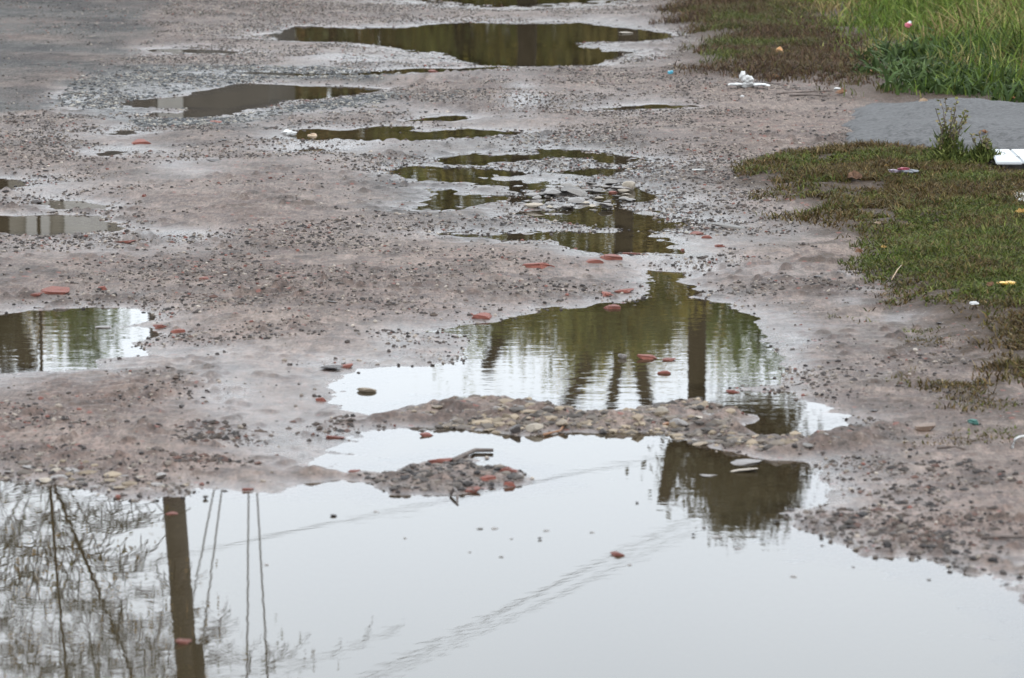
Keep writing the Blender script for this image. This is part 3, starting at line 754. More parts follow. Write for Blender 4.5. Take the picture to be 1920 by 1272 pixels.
# make sure drowned pieces break the surface a little
for o in list(COL.objects):
    if o.name.startswith('brick_fragment') and o.location.z < 0.012 and ('awash' in o['label'] or 'barely' in o['label']):
        o.location.z = max(o.location.z, 0.004 - 0.25 * o.scale.z)
# dark clods
for j, (x, y, w, h, lab) in enumerate([
 (385,936,13,15,'round dark clod standing in water beside the pole reflection'),(625,968,18,9,'dark clod alone in the great puddle below the bar'),
 (225,747,14,9,'dark clod on the tyre tread marks'),(1012,1012,10,10,'round black pebble in open water of the great puddle'),
 (1195,944,10,8,'tiny dark pebble in water near the lopped limb reflection'),(1300,1005,9,13,'small upright dark pebble near the tree-top reflection'),
 (400,303,38,8,'dark crumbly clod in pale mud'),(85,321,16,6,'black clod in pale mud above the rounded pool'),
 (798,211,14,7,'black pebble beyond the foam-littered puddle'),(1161,170,16,11,'dark clod on bare ground past the thin green-brown puddle'),
 (421,264,22,9,'black crumbly clod near the foam-littered puddle'),(1531,520,22,10,'dark brown clod by the verge edge'),
 (1072,496,14,9,'dark clod past the end of a long pink shard'),(1333,548,14,8,'dark clod on the bank of the middle puddle neck'),
 (280,500,14,6,'dark crumb in mud above the tyre rut'),(470,630,12,6,'dark crumb beside the faint rut'),
 (1484,958,22,12,'dark stone at the headland of the great puddle'),(1455,980,18,14,'dark stone standing off the headland in water'),
 (620,692,54,8,'dark flat stick-like clod at the corner of the middle puddle'),(700,898,16,8,'dark clod on the bar'),
 (750,888,12,8,'dark clod where bar meets islet'),(1605,800,24,9,'dark clod where the stony ridge meets the bank'),
 (1815,813,12,8,'dark blue-black pebble beside the teal scrap'),(315,690,16,8,'dark crumb on the near bank of the rippled puddle'),
 (340,765,14,14,'reddish dark clod past the tyre tread marks'),(297,797,16,8,'dark clod in smooth mud below the tyre tread'),
 (375,535,26,6,'brown flake in mud beside the tyre rut'),(620,567,26,6,'dark brown flat clod in middle of the road'),
 (1640,770,22,8,'dark clod on the bank above the half brick'),(1760,590,16,9,'dark clod at the ragged verge edge')]):
    put('clod', 'clod', 'dark', x, y, w, h, lab, 'clod', 'dark clods on the road', i=j % 6, sink=0.2)

for j, (x, y, w) in enumerate([(900,992,16),(926,992,18),(958,1011,9),(1026,996,16),(940,1045,10),(1110,999,12),(1345,1008,26),(1411,1002,16),(1376,1012,14),(1386,1030,20),(1488,1082,14),(1600,1064,8),(1742,1088,10),(1541,1024,12),
                               (880,1036,8),(760,1010,8),(500,1060,10),(705,960,12),(1320,990,10),(1180,1060,12)]):
    a_, b_ = survey(x, y); s_ = math.hypot(float(b_), CAM_H) / FPX
    o = link('debris_speck', mesh_for('slab', 'mudclod', j % 6)); o.scale = (w * s_, w * s_ * 1.3, .012); o.location = (float(a_), float(b_), 0.0002)
    tag(o, 'speck of mud debris barely breaking the surface of the great puddle', 'debris', 'debris specks in the great puddle')
# counted small stones: ridge, islet, headland, left bar
def scatter_stones(poly, n, wmin, wmax, mats, label, group):
    pw = np.array(poly, float)
    x0, y0 = pw.min(0); x1, y1 = pw.max(0)
    k_ = 0; tries = 0
    while k_ < n and tries < n * 40:
        tries += 1
        x = random.uniform(x0, x1); y = random.uniform(y0, y1)
        if float(poly_sd(np.array([x]), np.array([y]), pw)[0]) > 0: continue
        w = wmin + (wmax - wmin) * random.random() ** 2.2
        kind = 'slab' if random.random() < (0.9 if ('pale bank' in label or 'flakes' in label) else 0.6) else 'stone'
        mt = random.choice(mats)
        sz = 'tiny' if w < wmin + .12 * (wmax - wmin) else 'small' if w < wmin + .4 * (wmax - wmin) else 'bigger'
        cn = {'tan': 'buff', 'grey': 'grey', 'pale': 'cream', 'mudclod': 'mud-coated', 'dark': 'blackish'}[mt]
        lab = '%s %s %s %s' % (sz, cn, 'flat stone' if kind == 'slab' else 'rounded stone', label)
        put('stone', kind, mt, x, y, w, w * random.uniform(.45, .85), lab, 'stone', group, sink=random.uniform(.1, .3) if 'flakes' in label else random.uniform(.35, .72), rz=random.uniform(0, 6.3))
        k_ += 1
scatter_stones([(760,778),(835,754),(1000,758),(1060,772),(1130,786),(1060,806),(940,806),(800,798)], 62, 11, 50, ['tan','tan','mudclod','mudclod','mudclod','grey','mudclod','tan'],
               'heaped on the ridge between the two big puddles', 'stones of the ridge')
scatter_stones([(1130,786),(1220,768),(1300,762),(1380,778),(1370,800),(1420,826),(1520,826),(1600,815),(1560,838),(1440,848),(1330,832),(1230,812)], 72, 10, 46, ['tan','tan','mudclod','mudclod','grey','mudclod','mudclod','pale'],
               'heaped on the ridge between the two big puddles', 'stones of the ridge')
scatter_stones([(730,890),(860,880),(970,890),(978,906),(880,922),(740,925),(705,905)], 34, 6, 18, ['dark','grey','grey','dark','mudclod'], 'on the rubble islet in the great puddle', 'stones of the islet')
scatter_stones([(1490,962),(1600,960),(1900,1060),(1900,1120),(1860,1080),(1700,1042),(1600,1030),(1500,990)], 46, 6, 17, ['dark','dark','grey','dark'], 'on the gritty shore of the great puddle', 'stones of the shore')
scatter_stones([(0,870),(120,878),(300,890),(370,905),(300,925),(160,912),(60,900),(0,892)], 30, 14, 56, ['pale','mudclod','tan','mudclod','pale'], 'along the pale bank near the pole reflection', 'stones of the pale bank')
scatter_stones([(1040,345),(1180,348),(1195,375),(1150,392),(1060,395),(1000,400),(985,375)], 58, 20, 62, ['mudclod','grey','mudclod','mudclod','pale'], 'among the cracked mud flakes between small pools', 'cracked mud flakes')

# gravel that nobody could count
def gravel(name, polys, n, smin, smax, cols, label, clus=0.5, asp=None, octa=False, lift=0.1):
    ico = bmesh.new(); bmesh.ops.create_icosphere(ico, subdivisions=1, radius=0.5)
    ico.verts.ensure_lookup_table()
    bv = np.array([v.co[:] for v in ico.verts]); bf = np.array([[v.index for v in f.verts] for f in ico.faces]); ico.free()
    if octa:
        bv = np.array([(.5, .06, .02), (.03, .5, -.04), (-.48, .1, .05), (-.05, -.5, 0), (.1, .05, .46), (-.06, 0, -.45)])
        bf = np.array([(0, 1, 4), (1, 2, 4), (2, 3, 4), (3, 0, 4), (1, 0, 5), (2, 1, 5), (3, 2, 5), (0, 3, 5)])
    Ps = []
    for poly, frac in polys:
        pw = px_poly(poly)
        x0, y0 = pw.min(0); x1, y1 = pw.max(0)
        m_ = int(n * frac); got = []
        while sum(len(g) for g in got) < m_:
            q = np.column_stack([RNG.uniform(x0, x1, m_ * 2), RNG.uniform(y0, y1, m_ * 2)])
            q = q[poly_sd(q[:, 0], q[:, 1], pw) < 0.0]
            cl_ = fbm(q[:, 0], q[:, 1], 0.6, 4, 91, 0.7)
            q = q[RNG.random(len(q)) < np.clip(cl_ * 1.6 + 0.30, 0.03, 1) ** clus]
            got.append(q)
        Ps.append(np.concatenate(got)[:m_])
    q = np.concatenate(Ps); N_ = len(q)
    z = ground_z(q[:, 0], q[:, 1])
    ok = z > -0.004; q = q[ok]; z = z[ok]; N_ = len(q)
    s = smin + (smax - smin) * RNG.random(N_) ** 4.0
    sc = s[:, None] * RNG.uniform(0.6, 1.15, (N_, 3)); sc[:, 2] *= 0.52
    V = bv[None] * (1 + RNG.uniform(-.22, .22, (N_, len(bv), 1))) * sc[:, None, :]
    if asp: sc[:, 0] *= asp; sc[:, 1] *= 0.6; sc[:, 2] *= 0.8
    a = RNG.normal(0, 0.35, N_) if asp else RNG.uniform(0, 6.28, N_); ca, sa = np.cos(a)[:, None], np.sin(a)[:, None]
    Vx = V[:, :, 0] * ca - V[:, :, 1] * sa; Vy = V[:, :, 0] * sa + V[:, :, 1] * ca
    V = np.stack([Vx + q[:, :1], Vy + q[:, 1:], V[:, :, 2] + (z + sc[:, 2] * lift)[:, None]], -1).reshape(-1, 3)
    F = (bf[None] + (np.arange(N_) * len(bv))[:, None, None]).reshape(-1, 3)
    ci = np.array(cols)[RNG.integers(0, len(cols), N_)] * RNG.uniform(0.7, 1.25, (N_, 1))
    o = link(name, mesh_np(name, V, None, F, col=np.repeat(ci, len(bv), 0)), M['grit'])
    tag(o, label, kind='stuff')
gcol = [(0.075,0.078,0.08),(0.045,0.048,0.052),(0.125,0.122,0.115),(0.03,0.032,0.035),(0.06,0.06,0.058),(0.17,0.16,0.14)]
mcol = [(0.03,0.027,0.026),(0.05,0.044,0.041),(0.08,0.068,0.06),(0.022,0.02,0.02),(0.15,0.13,0.11),(0.10,0.045,0.036),(0.095,0.08,0.07)]
gravel('gravel', [([(110,195),(125,165),(170,140),(260,128),(420,125),(640,130),(760,142),(720,158),(500,152),(420,160),(300,180),(225,192),(235,215),(180,212)], 0.62),
                  ([(240,226),(420,224),(520,206),(640,190),(740,178),(720,200),(560,218),(420,240),(260,240)], 0.38)], 9000, 0.008, 0.030, gcol,
       'bed of grey-blue gravel around the dark pool')
gravel('loose_gravel', [([(-60,-30),(330,-30),(280,70),(240,112),(150,150),(120,190),(300,235),(700,190),(760,140),(480,110),(560,20),(420,-30)], 0.8), ([(100,195),(250,230),(560,225),(760,185),(1000,150),(760,215),(400,260),(120,235)], 0.2)], 9000, 0.005, 0.024,
       gcol + mcol[:3], 'loose gravel over the worn asphalt and its ragged edge', 0.8, octa=True)
gravel('chippings', [([(690,300),(800,270),(920,262),(1010,250),(1150,268),(1230,305),(1260,350),(1320,410),(1330,440),(1240,480),(1100,485),(980,465),(840,455),(820,420),(740,400),(700,350)], 0.75),
                     ([(640,90),(760,98),(860,112),(900,126),(760,128),(640,130)], 0.25)], 7000, 0.006, 0.022, gcol + mcol, 'loose stone chippings among the small pools', octa=True)
def fine_grit(n):
    """grains too fine to count, set on the road surface"""
    pw = px_poly([(-120,-40),(1330,-40),(1270,150),(1420,160),(1600,190),(1590,290),(1370,318),(1500,420),(1600,520),(1700,600),(1850,720),(2000,800),(2040,1180),(1500,1000),(500,960),(-120,930)])
    x0, y0 = pw.min(0); x1, y1 = pw.max(0)
    q = np.column_stack([RNG.uniform(x0, x1, n * 4), RNG.uniform(y0, y1, n * 4)])
    q = q[poly_sd(q[:, 0], q[:, 1], pw) < 0]
    cl_ = fbm(q[:, 0], q[:, 1], 0.6, 5, 91, 0.75)
    q = q[RNG.random(len(q)) < np.clip(cl_ * 1.7 + 0.42, 0.06, 1) ** 1.6 * np.where(poly_sd(q[:, 0], q[:, 1], Z_ASPH) < 0, 0.25, 1.0)]
    z = ground_z(q[:, 0], q[:, 1]); ok = z > -0.003
    q = q[ok][:n]; z = z[ok][:n]; n = len(q)
    sz = 0.0022 + 0.0105 * RNG.random(n) ** 5.0
    me = bpy.data.meshes.new('grit'); me.vertices.add(n)
    me.vertices.foreach_set('co', np.column_stack([q, z + sz * 0.12]).astype(np.float32).ravel())
    sc = sz[:, None] * RNG.uniform(0.7, 1.5, (n, 3)); sc[:, 0] *= 1.25; sc[:, 2] *= 0.75
    rot = np.column_stack([RNG.normal(0, .3, n), RNG.normal(0, .3, n), RNG.uniform(0, 6.28, n)])
    cols = np.array([(0.022,0.019,0.018),(0.035,0.029,0.026),(0.055,0.046,0.04),(0.09,0.075,0.064),(0.15,0.128,0.108),(0.20,0.175,0.15),(0.10,0.042,0.033)])
    ci = cols[RNG.choice(7, n, p=[.22, .24, .18, .16, .12, .05, .03])] * RNG.uniform(.7, 1.3, (n, 1))
    for nm, a in (('sc', sc), ('rot', rot), ('tint', ci)):
        at_ = me.attributes.new(nm, 'FLOAT_VECTOR', 'POINT'); at_.data.foreach_set('vector', a.astype(np.float32).ravel())
    o = link('grit', me); tag(o, 'fine dark and pale grit sprinkled over the road mud', kind='stuff')
    m, t = new_mat('grit_grain'); k = N(t)
    a = k.n('ShaderNodeAttribute'); a.attribute_type = 'INSTANCER'; a.attribute_name = 'tint'
    b = k.n('ShaderNodeBsdfPrincipled'); k.l(a.outputs['Vector'], b.inputs['Base Color'])
    b.inputs['Roughness'].default_value = 0.65; b.inputs['Specular IOR Level'].default_value = 0.15
    oo_ = k.n('ShaderNodeOutputMaterial'); k.l(b.outputs[0], oo_.inputs[0])
    ng = bpy.data.node_groups.new('grit_scatter', 'GeometryNodeTree')
    ng.interface.new_socket('Geometry', in_out='INPUT', socket_type='NodeSocketGeometry')
    ng.interface.new_socket('Geometry', in_out='OUTPUT', socket_type='NodeSocketGeometry')
    gi = ng.nodes.new('NodeGroupInput'); go = ng.nodes.new('NodeGroupOutput')
    ip = ng.nodes.new('GeometryNodeInstanceOnPoints'); ic = ng.nodes.new('GeometryNodeMeshIcoSphere')
    ic.inputs['Radius'].default_value = 0.5; ic.inputs['Subdivisions'].default_value = 1
    sm = ng.nodes.new('GeometryNodeSetMaterial'); sm.inputs['Material'].default_value = m
    def named(nm):
        x = ng.nodes.new('GeometryNodeInputNamedAttribute'); x.data_type = 'FLOAT_VECTOR'; x.inputs['Name'].default_value = nm
        return x.outputs['Attribute']
    ng.links.new(ic.outputs['Mesh'], sm.inputs['Geometry']); ng.links.new(sm.outputs['Geometry'], ip.inputs['Instance'])
    ng.links.new(gi.outputs[0], ip.inputs['Points'])
    ng.links.new(named('sc'), ip.inputs['Scale']); ng.links.new(named('rot'), ip.inputs['Rotation'])
    ng.links.new(ip.outputs[0], go.inputs[0])
    me.materials.append(m)
    md = o.modifiers.new('scatter', 'NODES'); md.node_group = ng
fine_grit(190000)
rcol = [(0.125,0.10,0.073),(0.082,0.069,0.057),(0.07,0.06,0.052),(0.16,0.13,0.095),(0.09,0.077,0.066),(0.04,0.035,0.031)]
gravel('rubble', [([(740,784),(835,752),(1000,756),(1060,772),(1130,784),(1220,766),(1300,760),(1390,780),(1370,802),(1420,824),(1520,824),(1620,812),(1560,842),(1440,852),(1330,836),(1230,814),(1060,808),(940,808),(800,801)], 0.8),
                  ([(0,868),(120,876),(300,890),(370,905),(300,925),(160,915),(60,903),(0,896)], 0.05)], 2100, 0.005, 0.05, rcol, 'muddy buff rubble filling the stony ridge and pale bank', 0.8, lift=-0.12)
gravel('islet_rubble', [([(730,890),(790,878),(860,864),(970,890),(982,906),(880,924),(740,927),(705,905),(640,892)], 0.7), ([(1490,955),(1620,960),(1760,1010),(1930,1080),(1930,1130),(1860,1078),(1700,1040),(1600,1025),(1500,990)], 0.3)],
       1100, 0.005, 0.028, mcol[:4] + rcol[4:], 'dark rubble of the islet and gritty headland', 0.4)
ROAD = [(0,230),(1600,200),(1600,300),(1400,320),(1700,640),(1900,760),(1990,1140),(1500,960),(1560,840),(1480,600),(1300,480),(1250,330),(700,280),(600,560),(880,600),(600,700),(560,900),(0,900),(0,720),(300,680),(300,580),(0,560)]
gravel('soil_crumbs', [(ROAD, 0.72), ([(330,800),(640,770),(660,800),(590,880),(380,900),(300,860)], 0.12), ([(1560,880),(1920,860),(1920,1060),(1700,1030),(1560,980)], 0.16)], 3000, 0.008, 0.034, [(0.03,0.024,0.02),(0.045,0.034,0.028),(0.022,0.019,0.018),(0.06,0.035,0.028)], 'dark flattened crumbs of soil and bark lying on the mud', 1.6, 2.6, True)
# ------------------------------------------------------------------ grass
def blades(name, poly, n, hmin, hmax, width, colf, label, seg=2, lean=0.7, nz=None, zlift=0.0, thr=None, er=0.28, fade=0):
    pw = px_poly(poly)
    x0, y0 = pw.min(0); x1, y1 = pw.max(0)
    got = []; c = 0
    while c < n:
        q = np.column_stack([RNG.uniform(x0, x1, n), RNG.uniform(y0, y1, n)])
        d = poly_sd(q[:, 0], q[:, 1], pw)
        e = d + er * fbm(q[:, 0], q[:, 1], 0.3, 4, 47)
        keep = (e < RNG.uniform(-0.9 * er, 0.02, len(q)))
        if thr is not None: keep &= thr(q[:, 0], q[:, 1], len(q))
        keep &= (np.abs(q[:, 0]) < 0.13 * q[:, 1] * 1.7)
        q = q[keep]; got.append(q); c += len(q)
    q = np.concatenate(got)[:n]
    z = np.array(ground_z(q[:, 0], q[:, 1]))
    xs, ys, Zt, dd = APR
    on = (poly_sd(q[:, 0], q[:, 1], Z_APRON) < 0.05)
    q = q[~on]; z = z[~on]; n = len(q)
    h = hmin + (hmax - hmin) * RNG.random(n) ** 1.4
    hs = 0.75 + 1.0 * (fbm(q[:, 0], q[:, 1], 0.35, 3, 55) + 0.25); h = h * np.clip(hs, 0.35, 1.7)
    if fade: h = h * np.clip(-poly_sd(q[:, 0], q[:, 1], pw) / fade, 0.22, 1)
    az = RNG.uniform(0, 2 * math.pi, n); ln = lean * RNG.uniform(0.2, 1.3, n)
    dx, dy = np.cos(az), np.sin(az)
    fa = RNG.uniform(0, 2 * math.pi, n); wx, wy = np.cos(fa), np.sin(fa)
    w = width * RNG.uniform(0.6, 1.4, n)
    levels = seg + 1
    V = np.zeros((n, 2 * seg + 1, 3))
    for i in range(seg):
        t = i / seg
        off = ln * h * t * t; zz = h * t * (1 - 0.25 * ln * t)
        ww = w * (1 - 0.55 * t) * 0.5 if i else w * 0.4
        for sgn, j in ((-1, 2 * i), (1, 2 * i + 1)):
            V[:, j, 0] = q[:, 0] + dx * off + sgn * wx * ww
            V[:, j, 1] = q[:, 1] + dy * off + sgn * wy * ww
            V[:, j, 2] = z + zz - 0.003
    off = ln * h
    V[:, -1, 0] = q[:, 0] + dx * off; V[:, -1, 1] = q[:, 1] + dy * off; V[:, -1, 2] = z + np.maximum(h * (1 - 0.35 * ln), 0.1 * h)
    nv = 2 * seg + 1
    base = (np.arange(n) * nv)[:, None]
    Q = []
    for i in range(seg - 1):
        Q.append(base + np.array([[2 * i, 2 * i + 1, 2 * i + 3, 2 * i + 2]]))
    T = base + np.array([[2 * seg - 2, 2 * seg - 1, 2 * seg]])
    cc = colf(q[:, 0], q[:, 1], n)
    o = link(name, mesh_np(name, V.reshape(-1, 3), np.concatenate(Q) if Q else None, T, col=np.repeat(cc, nv, 0)), M['tint'])
    tag(o, label, kind='stuff')
def pick(cols, wts, n):
    return np.array(cols)[RNG.choice(len(cols), n, p=np.array(wts) / sum(wts))]
def verge_col(x, y, n):
    g = pick([(0.07,0.105,0.022),(0.095,0.13,0.03),(0.05,0.08,0.02),(0.12,0.13,0.045)], [4, 3, 3, 2], n)
    b = pick([(0.085,0.060,0.026),(0.12,0.09,0.042),(0.05,0.036,0.018),(0.075,0.07,0.024),(0.18,0.15,0.08)], [4, 3, 3, 4, 1], n)
    f = sstep(-0.12, 0.20, 0.7 * fbm(x, y, 0.9, 5, 57, 0.75) + RNG.normal(0, 0.16, n) - 0.10)[:, None]
    return (g * f + b * (1 - f)) * RNG.uniform(0.2, 1.0, (n, 1)) * np.array([[1.08, 0.97, 0.9]])
vpoly = [(1370,325),(1440,303),(1560,292),(1700,284),(1800,288),(1870,302),(1900,335),(1990,345),(2250,380),(2250,830),(1990,790),(1930,745),(1860,715),(1830,665),(1800,630),(1730,600),(1690,580),(1740,563),(1650,545),(1600,505),(1590,470),(1540,440),(1490,405),(1440,375),(1390,350)]
blades('short_grass', vpoly, 150000, 0.010, 0.036, 0.006, verge_col, 'short trampled green and brown grass of the near verge', 2, 1.5, er=0.32,
       thr=lambda x, y, n: fbm(x, y, 0.30, 4, 69, 0.7) + RNG.normal(0, 0.10, n) > -0.34)
def far_col(x, y, n):
    b = pick([(0.085,0.05,0.032),(0.12,0.08,0.045),(0.055,0.038,0.026),(0.10,0.085,0.035)], [4, 3, 3, 2], n)
    g = pick([(0.07,0.09,0.025),(0.10,0.11,0.03)], [1, 1], n)
    f = sstep(-0.05, 0.3, fbm(x, y, 0.6, 3, 59) + RNG.normal(0, 0.12, n) - 0.04)[:, None]
    return (g * f + b * (1 - f)) * RNG.uniform(0.35, 0.85, (n, 1))
blades('dead_plant_cover', [(1250,20),(1310,-12),(1330,-60),(1460,-60),(1560,60),(1680,150),(1700,196),(1650,196),(1560,183),(1500,168),(1420,156),(1330,152),(1265,150),(1300,138),(1330,125),(1290,105),(1320,85),(1310,62),(1240,45)],
       42000, 0.02, 0.07, 0.007, far_col, 'low reddish brown dead plant cover on the far verge', 2, 1.2)
def tall_col(x, y, n):
    g = pick([(0.085,0.135,0.028),(0.115,0.165,0.04),(0.06,0.10,0.025),(0.15,0.18,0.06)], [4, 3, 3, 1.5], n)
    b = pick([(0.20,0.16,0.09),(0.28,0.23,0.14),(0.12,0.085,0.045)], [3, 2, 2], n)
    px_, py_ = to_px(x, y)
    dry = sstep(1750, 1450, px_) * 0.38 + sstep(70, -20, py_) * 0.12
    f = sstep(-0.25, 0.05, fbm(x, y, 0.7, 3, 63) + RNG.normal(0, 0.14, n) + 0.10 - dry)[:, None]
    return (g * f + b * (1 - f)) * RNG.uniform(0.30, 1.05, (n, 1)) * np.array([[1.0, 0.97, 0.75]])
tpoly = [(1300,-80),(1330,-20),(1400,15),(1470,50),(1530,95),(1585,135),(1640,196),(1760,207),(1870,220),(1980,236),(2350,254),(2500,-80)]
blades('tall_grass', tpoly, 46000, 0.10, 0.34, 0.0085, tall_col, 'tall green grass with dry stalks on the far verge', 4, 0.8, er=0.45, fade=0.9)
def weedleaf_col(x, y, n):
    return pick([(0.05,0.082,0.026),(0.07,0.105,0.034),(0.038,0.06,0.022)], [3, 3, 2], n) * RNG.uniform(0.35, 0.95, (n, 1))
blades('leafy_weed_cover', [(1600,140),(1660,120),(1760,90),(1980,80),(2250,90),(2250,235),(1980,228),(1870,212),(1760,202),(1650,198),(1600,182)], 9000, 0.05, 0.15, 0.02, weedleaf_col,
       'broad-leaved weeds growing low in the tall grass', 3, 1.2, er=0.4)

blades('mud_edge_weeds', [(1530,560),(1600,545),(1700,560),(1790,610),(1820,660),(1880,730),(1930,790),(1930,815),(1800,770),(1700,690),(1640,640),(1540,600)], 1800, 0.006, 0.018, 0.005, verge_col, 'sparse trampled tufts in the mud along the verge', 2, 1.5, er=0.5,
       thr=lambda x, y, n: fbm(x, y, 0.22, 3, 67) + RNG.normal(0, 0.08, n) > 0.08)
blades('moss_tufts', [(1690,850),(1760,835),(1830,822),(1960,815),(1960,850),(1800,852)], 500, 0.004, 0.012, 0.005, verge_col, 'mossy tufts below the teal scrap', 2, 1.5, er=0.1)
# ------------------------------------------------------------------ the stalky weed by the apron
def weed(name, x, y, nst, hpx, spread, label, seed):
    rg = random.Random(seed)
    X0, Y0, _ = at_px(x, y); z0 = gz(X0, Y0)
    s = math.hypot(Y0, CAM_H) / FPX
    root = empty(name, (X0, Y0, z0)); tag(root, label, 'weed')
    for k_ in range(nst):
        st = Acc(); lf = Acc()
        az = rg.uniform(0, 6.28); h = hpx * s * rg.uniform(0.35, 1.0); sp = spread * s * rg.uniform(0.2, 1.0)
        pts = []
        for i in range(7):
            tt = i / 6
            pts.append((math.cos(az) * sp * tt ** 1.3 + rg.gauss(0, .004), math.sin(az) * sp * tt ** 1.3 * 0.8 + rg.gauss(0, .004), h * tt - 0.01))
        st.tube(pts, [0.0036 * (1 - 0.6 * i / 6) for i in range(7)], 4)
        so = link('stem', st.mesh('stem'), M['twig'], root)
        for i in range(rg.randint(20, 34)):
            tt = rg.random() ** 0.8
            j = min(int(tt * 6), 5); f = tt * 6 - j
            p = Vector(pts[j]) * (1 - f) + Vector(pts[j + 1]) * f
            d = Vector((rg.gauss(0, 1), rg.gauss(0, 1), rg.gauss(0.3, .7))).normalized()
            u = d.cross(Vector((rg.gauss(0, 1), rg.gauss(0, 1), 1))).normalized()
            l_ = rg.uniform(0.010, 0.024); w_ = l_ * 0.32
            V = [p, p + d * l_ * .5 + u * w_, p + d * l_, p + d * l_ * .5 - u * w_]
            c = rg.choice([(0.10, 0.10, 0.03), (0.13, 0.13, 0.05), (0.07, 0.06, 0.03), (0.16, 0.13, 0.07)])
            lf.add([tuple(v) for v in V], [(0, 1, 2, 3)], None, c)
        tag(link('leaf_spray', lf.mesh('leaf_spray'), M['tint'], so), kind='stuff')
    bush = Acc()
    for i in range(1200):
        a = rg.uniform(0, 6.28); rr = abs(rg.gauss(0, 0.45)) * spread * s * 1.05
        p = Vector((math.cos(a) * rr, math.sin(a) * rr * 0.8, abs(rg.gauss(0, 1)) * hpx * s * 0.20 * math.exp(-(rr / (spread * s)) ** 2)))
        d = Vector((rg.gauss(0, .7), rg.gauss(0, .7), 1)).normalized(); u = d.cross(Vector((rg.gauss(0, 1), rg.gauss(0, 1), .2))).normalized()
        l_ = rg.uniform(0.016, 0.045)
        c = rg.choice([(0.045, 0.06, 0.016), (0.07, 0.085, 0.022), (0.03, 0.04, 0.012), (0.09, 0.10, 0.03)])
        bush.add([tuple(p - u * .0045), tuple(p + u * .0045), tuple(p + d * l_)], None, [(0, 1, 2)], c)
    tag(link('leaf_cushion', bush.mesh('leaf_cushion'), M['tint'], root), kind='stuff')
    return root
weed('stalky_weed', 1778, 303, 17, 128, 46, 'tall stalky weed with seed heads before the asphalt ramp', 5)
weed('stalky_weed', 1843, 304, 9, 62, 34, 'shorter brown weed beside the white slab', 6)

# ------------------------------------------------------------------ white slabs and block
def prism(name, pts, z0, z1, mat, parent=None, bev=0.004):
    bm = bmesh.new()
    lo = [bm.verts.new((x, y, z0)) for x, y in pts]
    f = bm.faces.new(lo)
    r_ = bmesh.ops.extrude_face_region(bm, geom=[f])
    for v in [g for g in r_['geom'] if isinstance(g, bmesh.types.BMVert)]: v.co.z = z1
    bmesh.ops.recalc_face_normals(bm, faces=bm.faces[:])
    bmesh.ops.bevel(bm, geom=bm.edges[:], offset=bev, segments=2, affect='EDGES')
    me = bpy.data.meshes.new(name); bm.to_mesh(me); bm.free()
    return link(name, me, mat, parent)
def rel(pts, o): return [(float(survey(x, y, 0.07)[0]) - o.location.x, float(survey(x, y, 0.07)[1]) - o.location.y) for x, y in pts]
X0, Y0, _ = at_px(1900, 300)
sl = empty('white_slab', (X0, Y0, 0)); tag(sl, 'white tiled slab lying at the end of the asphalt ramp', 'slab')
prism('tile', rel([(1868,302.5),(1858,279),(1893,279),(1918,302.5)], sl), 0.055, 0.068, M['white'], sl)
prism('tile', rel([(1919.5,302.5),(1894.5,279),(2010,278),(2040,302)], sl), 0.055, 0.068, M['white'], sl)
prism('slab_base', rel([(1884,298),(1872,281),(1990,281),(2010,298)], sl), -0.02, 0.0545, M['grey'], sl)
for (xa, ya, w_) in [(1876,286,4),(1881,285.4,3),(1884,286.6,3),(1905,293,7)]:
    pr = rel([(xa, ya), (xa + w_, ya - .7), (xa + w_, ya + .3), (xa, ya + 1)], sl)
    prism('ink_mark', pr, 0.0682, 0.0686, M['ink'], sl, 0.0001)
X0, Y0, _ = at_px(1915, 325)
s2 = empty('white_slab', (X0, Y0, 0)); tag(s2, 'broken white slab with a bevelled corner, half under the grass', 'slab')
prism('tile', rel([(1912,338),(1896,318),(1900,311),(2010,309),(2030,338)], s2), 0.0, 0.022, M['white'], s2)
X0, Y0, _ = at_px(1915, 360)
s3 = empty('concrete_block', (X0, Y0, 0)); tag(s3, 'chipped pale concrete block lying in the verge grass', 'block')
prism('block_body', rel([(1905,366),(1896,350),(1915,345),(1980,345),(1990,366)], s3), -0.01, 0.05, M['concrete'], s3, 0.006)

# ------------------------------------------------------------------ litter, leaves, sticks
def crumple(name, x, y, wpx, hpx, mat, label, cat, seed, lift=0.0, group=None, thick=0.35, parts=None):
    rg = random.Random(seed)
    X0, Y0, _ = at_px(x, y); z0 = surf_z(X0, Y0)
    s = math.hypot(Y0, CAM_H) / FPX
    def blob(cx, cy, cz, w, d, h, sd_):
        r2 = random.Random(sd_)
        bm = bmesh.new(); bmesh.ops.create_icosphere(bm, subdivisions=3, radius=0.5)
        ph = [(r2.gauss(0, 3), r2.gauss(0, 3), r2.gauss(0, 3), r2.uniform(0, 6)) for _ in range(6)]
        for v in bm.verts:
            q = 1 + 0.24 * sum(abs(math.sin(a * v.co.x + b * v.co.y + c * v.co.z + e)) - .6 for a, b, c, e in ph)
            v.co = Vector((v.co.x * w * q + cx, v.co.y * d * q + cy, v.co.z * h * q + cz))
        return bm
    bm = blob(0, 0, hpx * s * 0.4, wpx * s, wpx * s * 0.6, hpx * s, seed)
    me = bpy.data.meshes.new(name); bm.to_mesh(me); bm.free()
    o = link(name, me, M[mat]); o.location = (X0, Y0, z0 + lift)
    o.rotation_euler = (0, 0, rg.uniform(-.4, .4))
    tag(o, label, cat, group)
    for (pn, dx, dz, w, h, pm) in parts or []:
        bm = blob(dx * s, rg.uniform(-.01, .01), dz * s, w * s, w * s * .7, h * s, rg.randrange(999))
        me = bpy.data.meshes.new(pn); bm.to_mesh(me); bm.free()
        link(pn, me, M[pm], o)
    return o
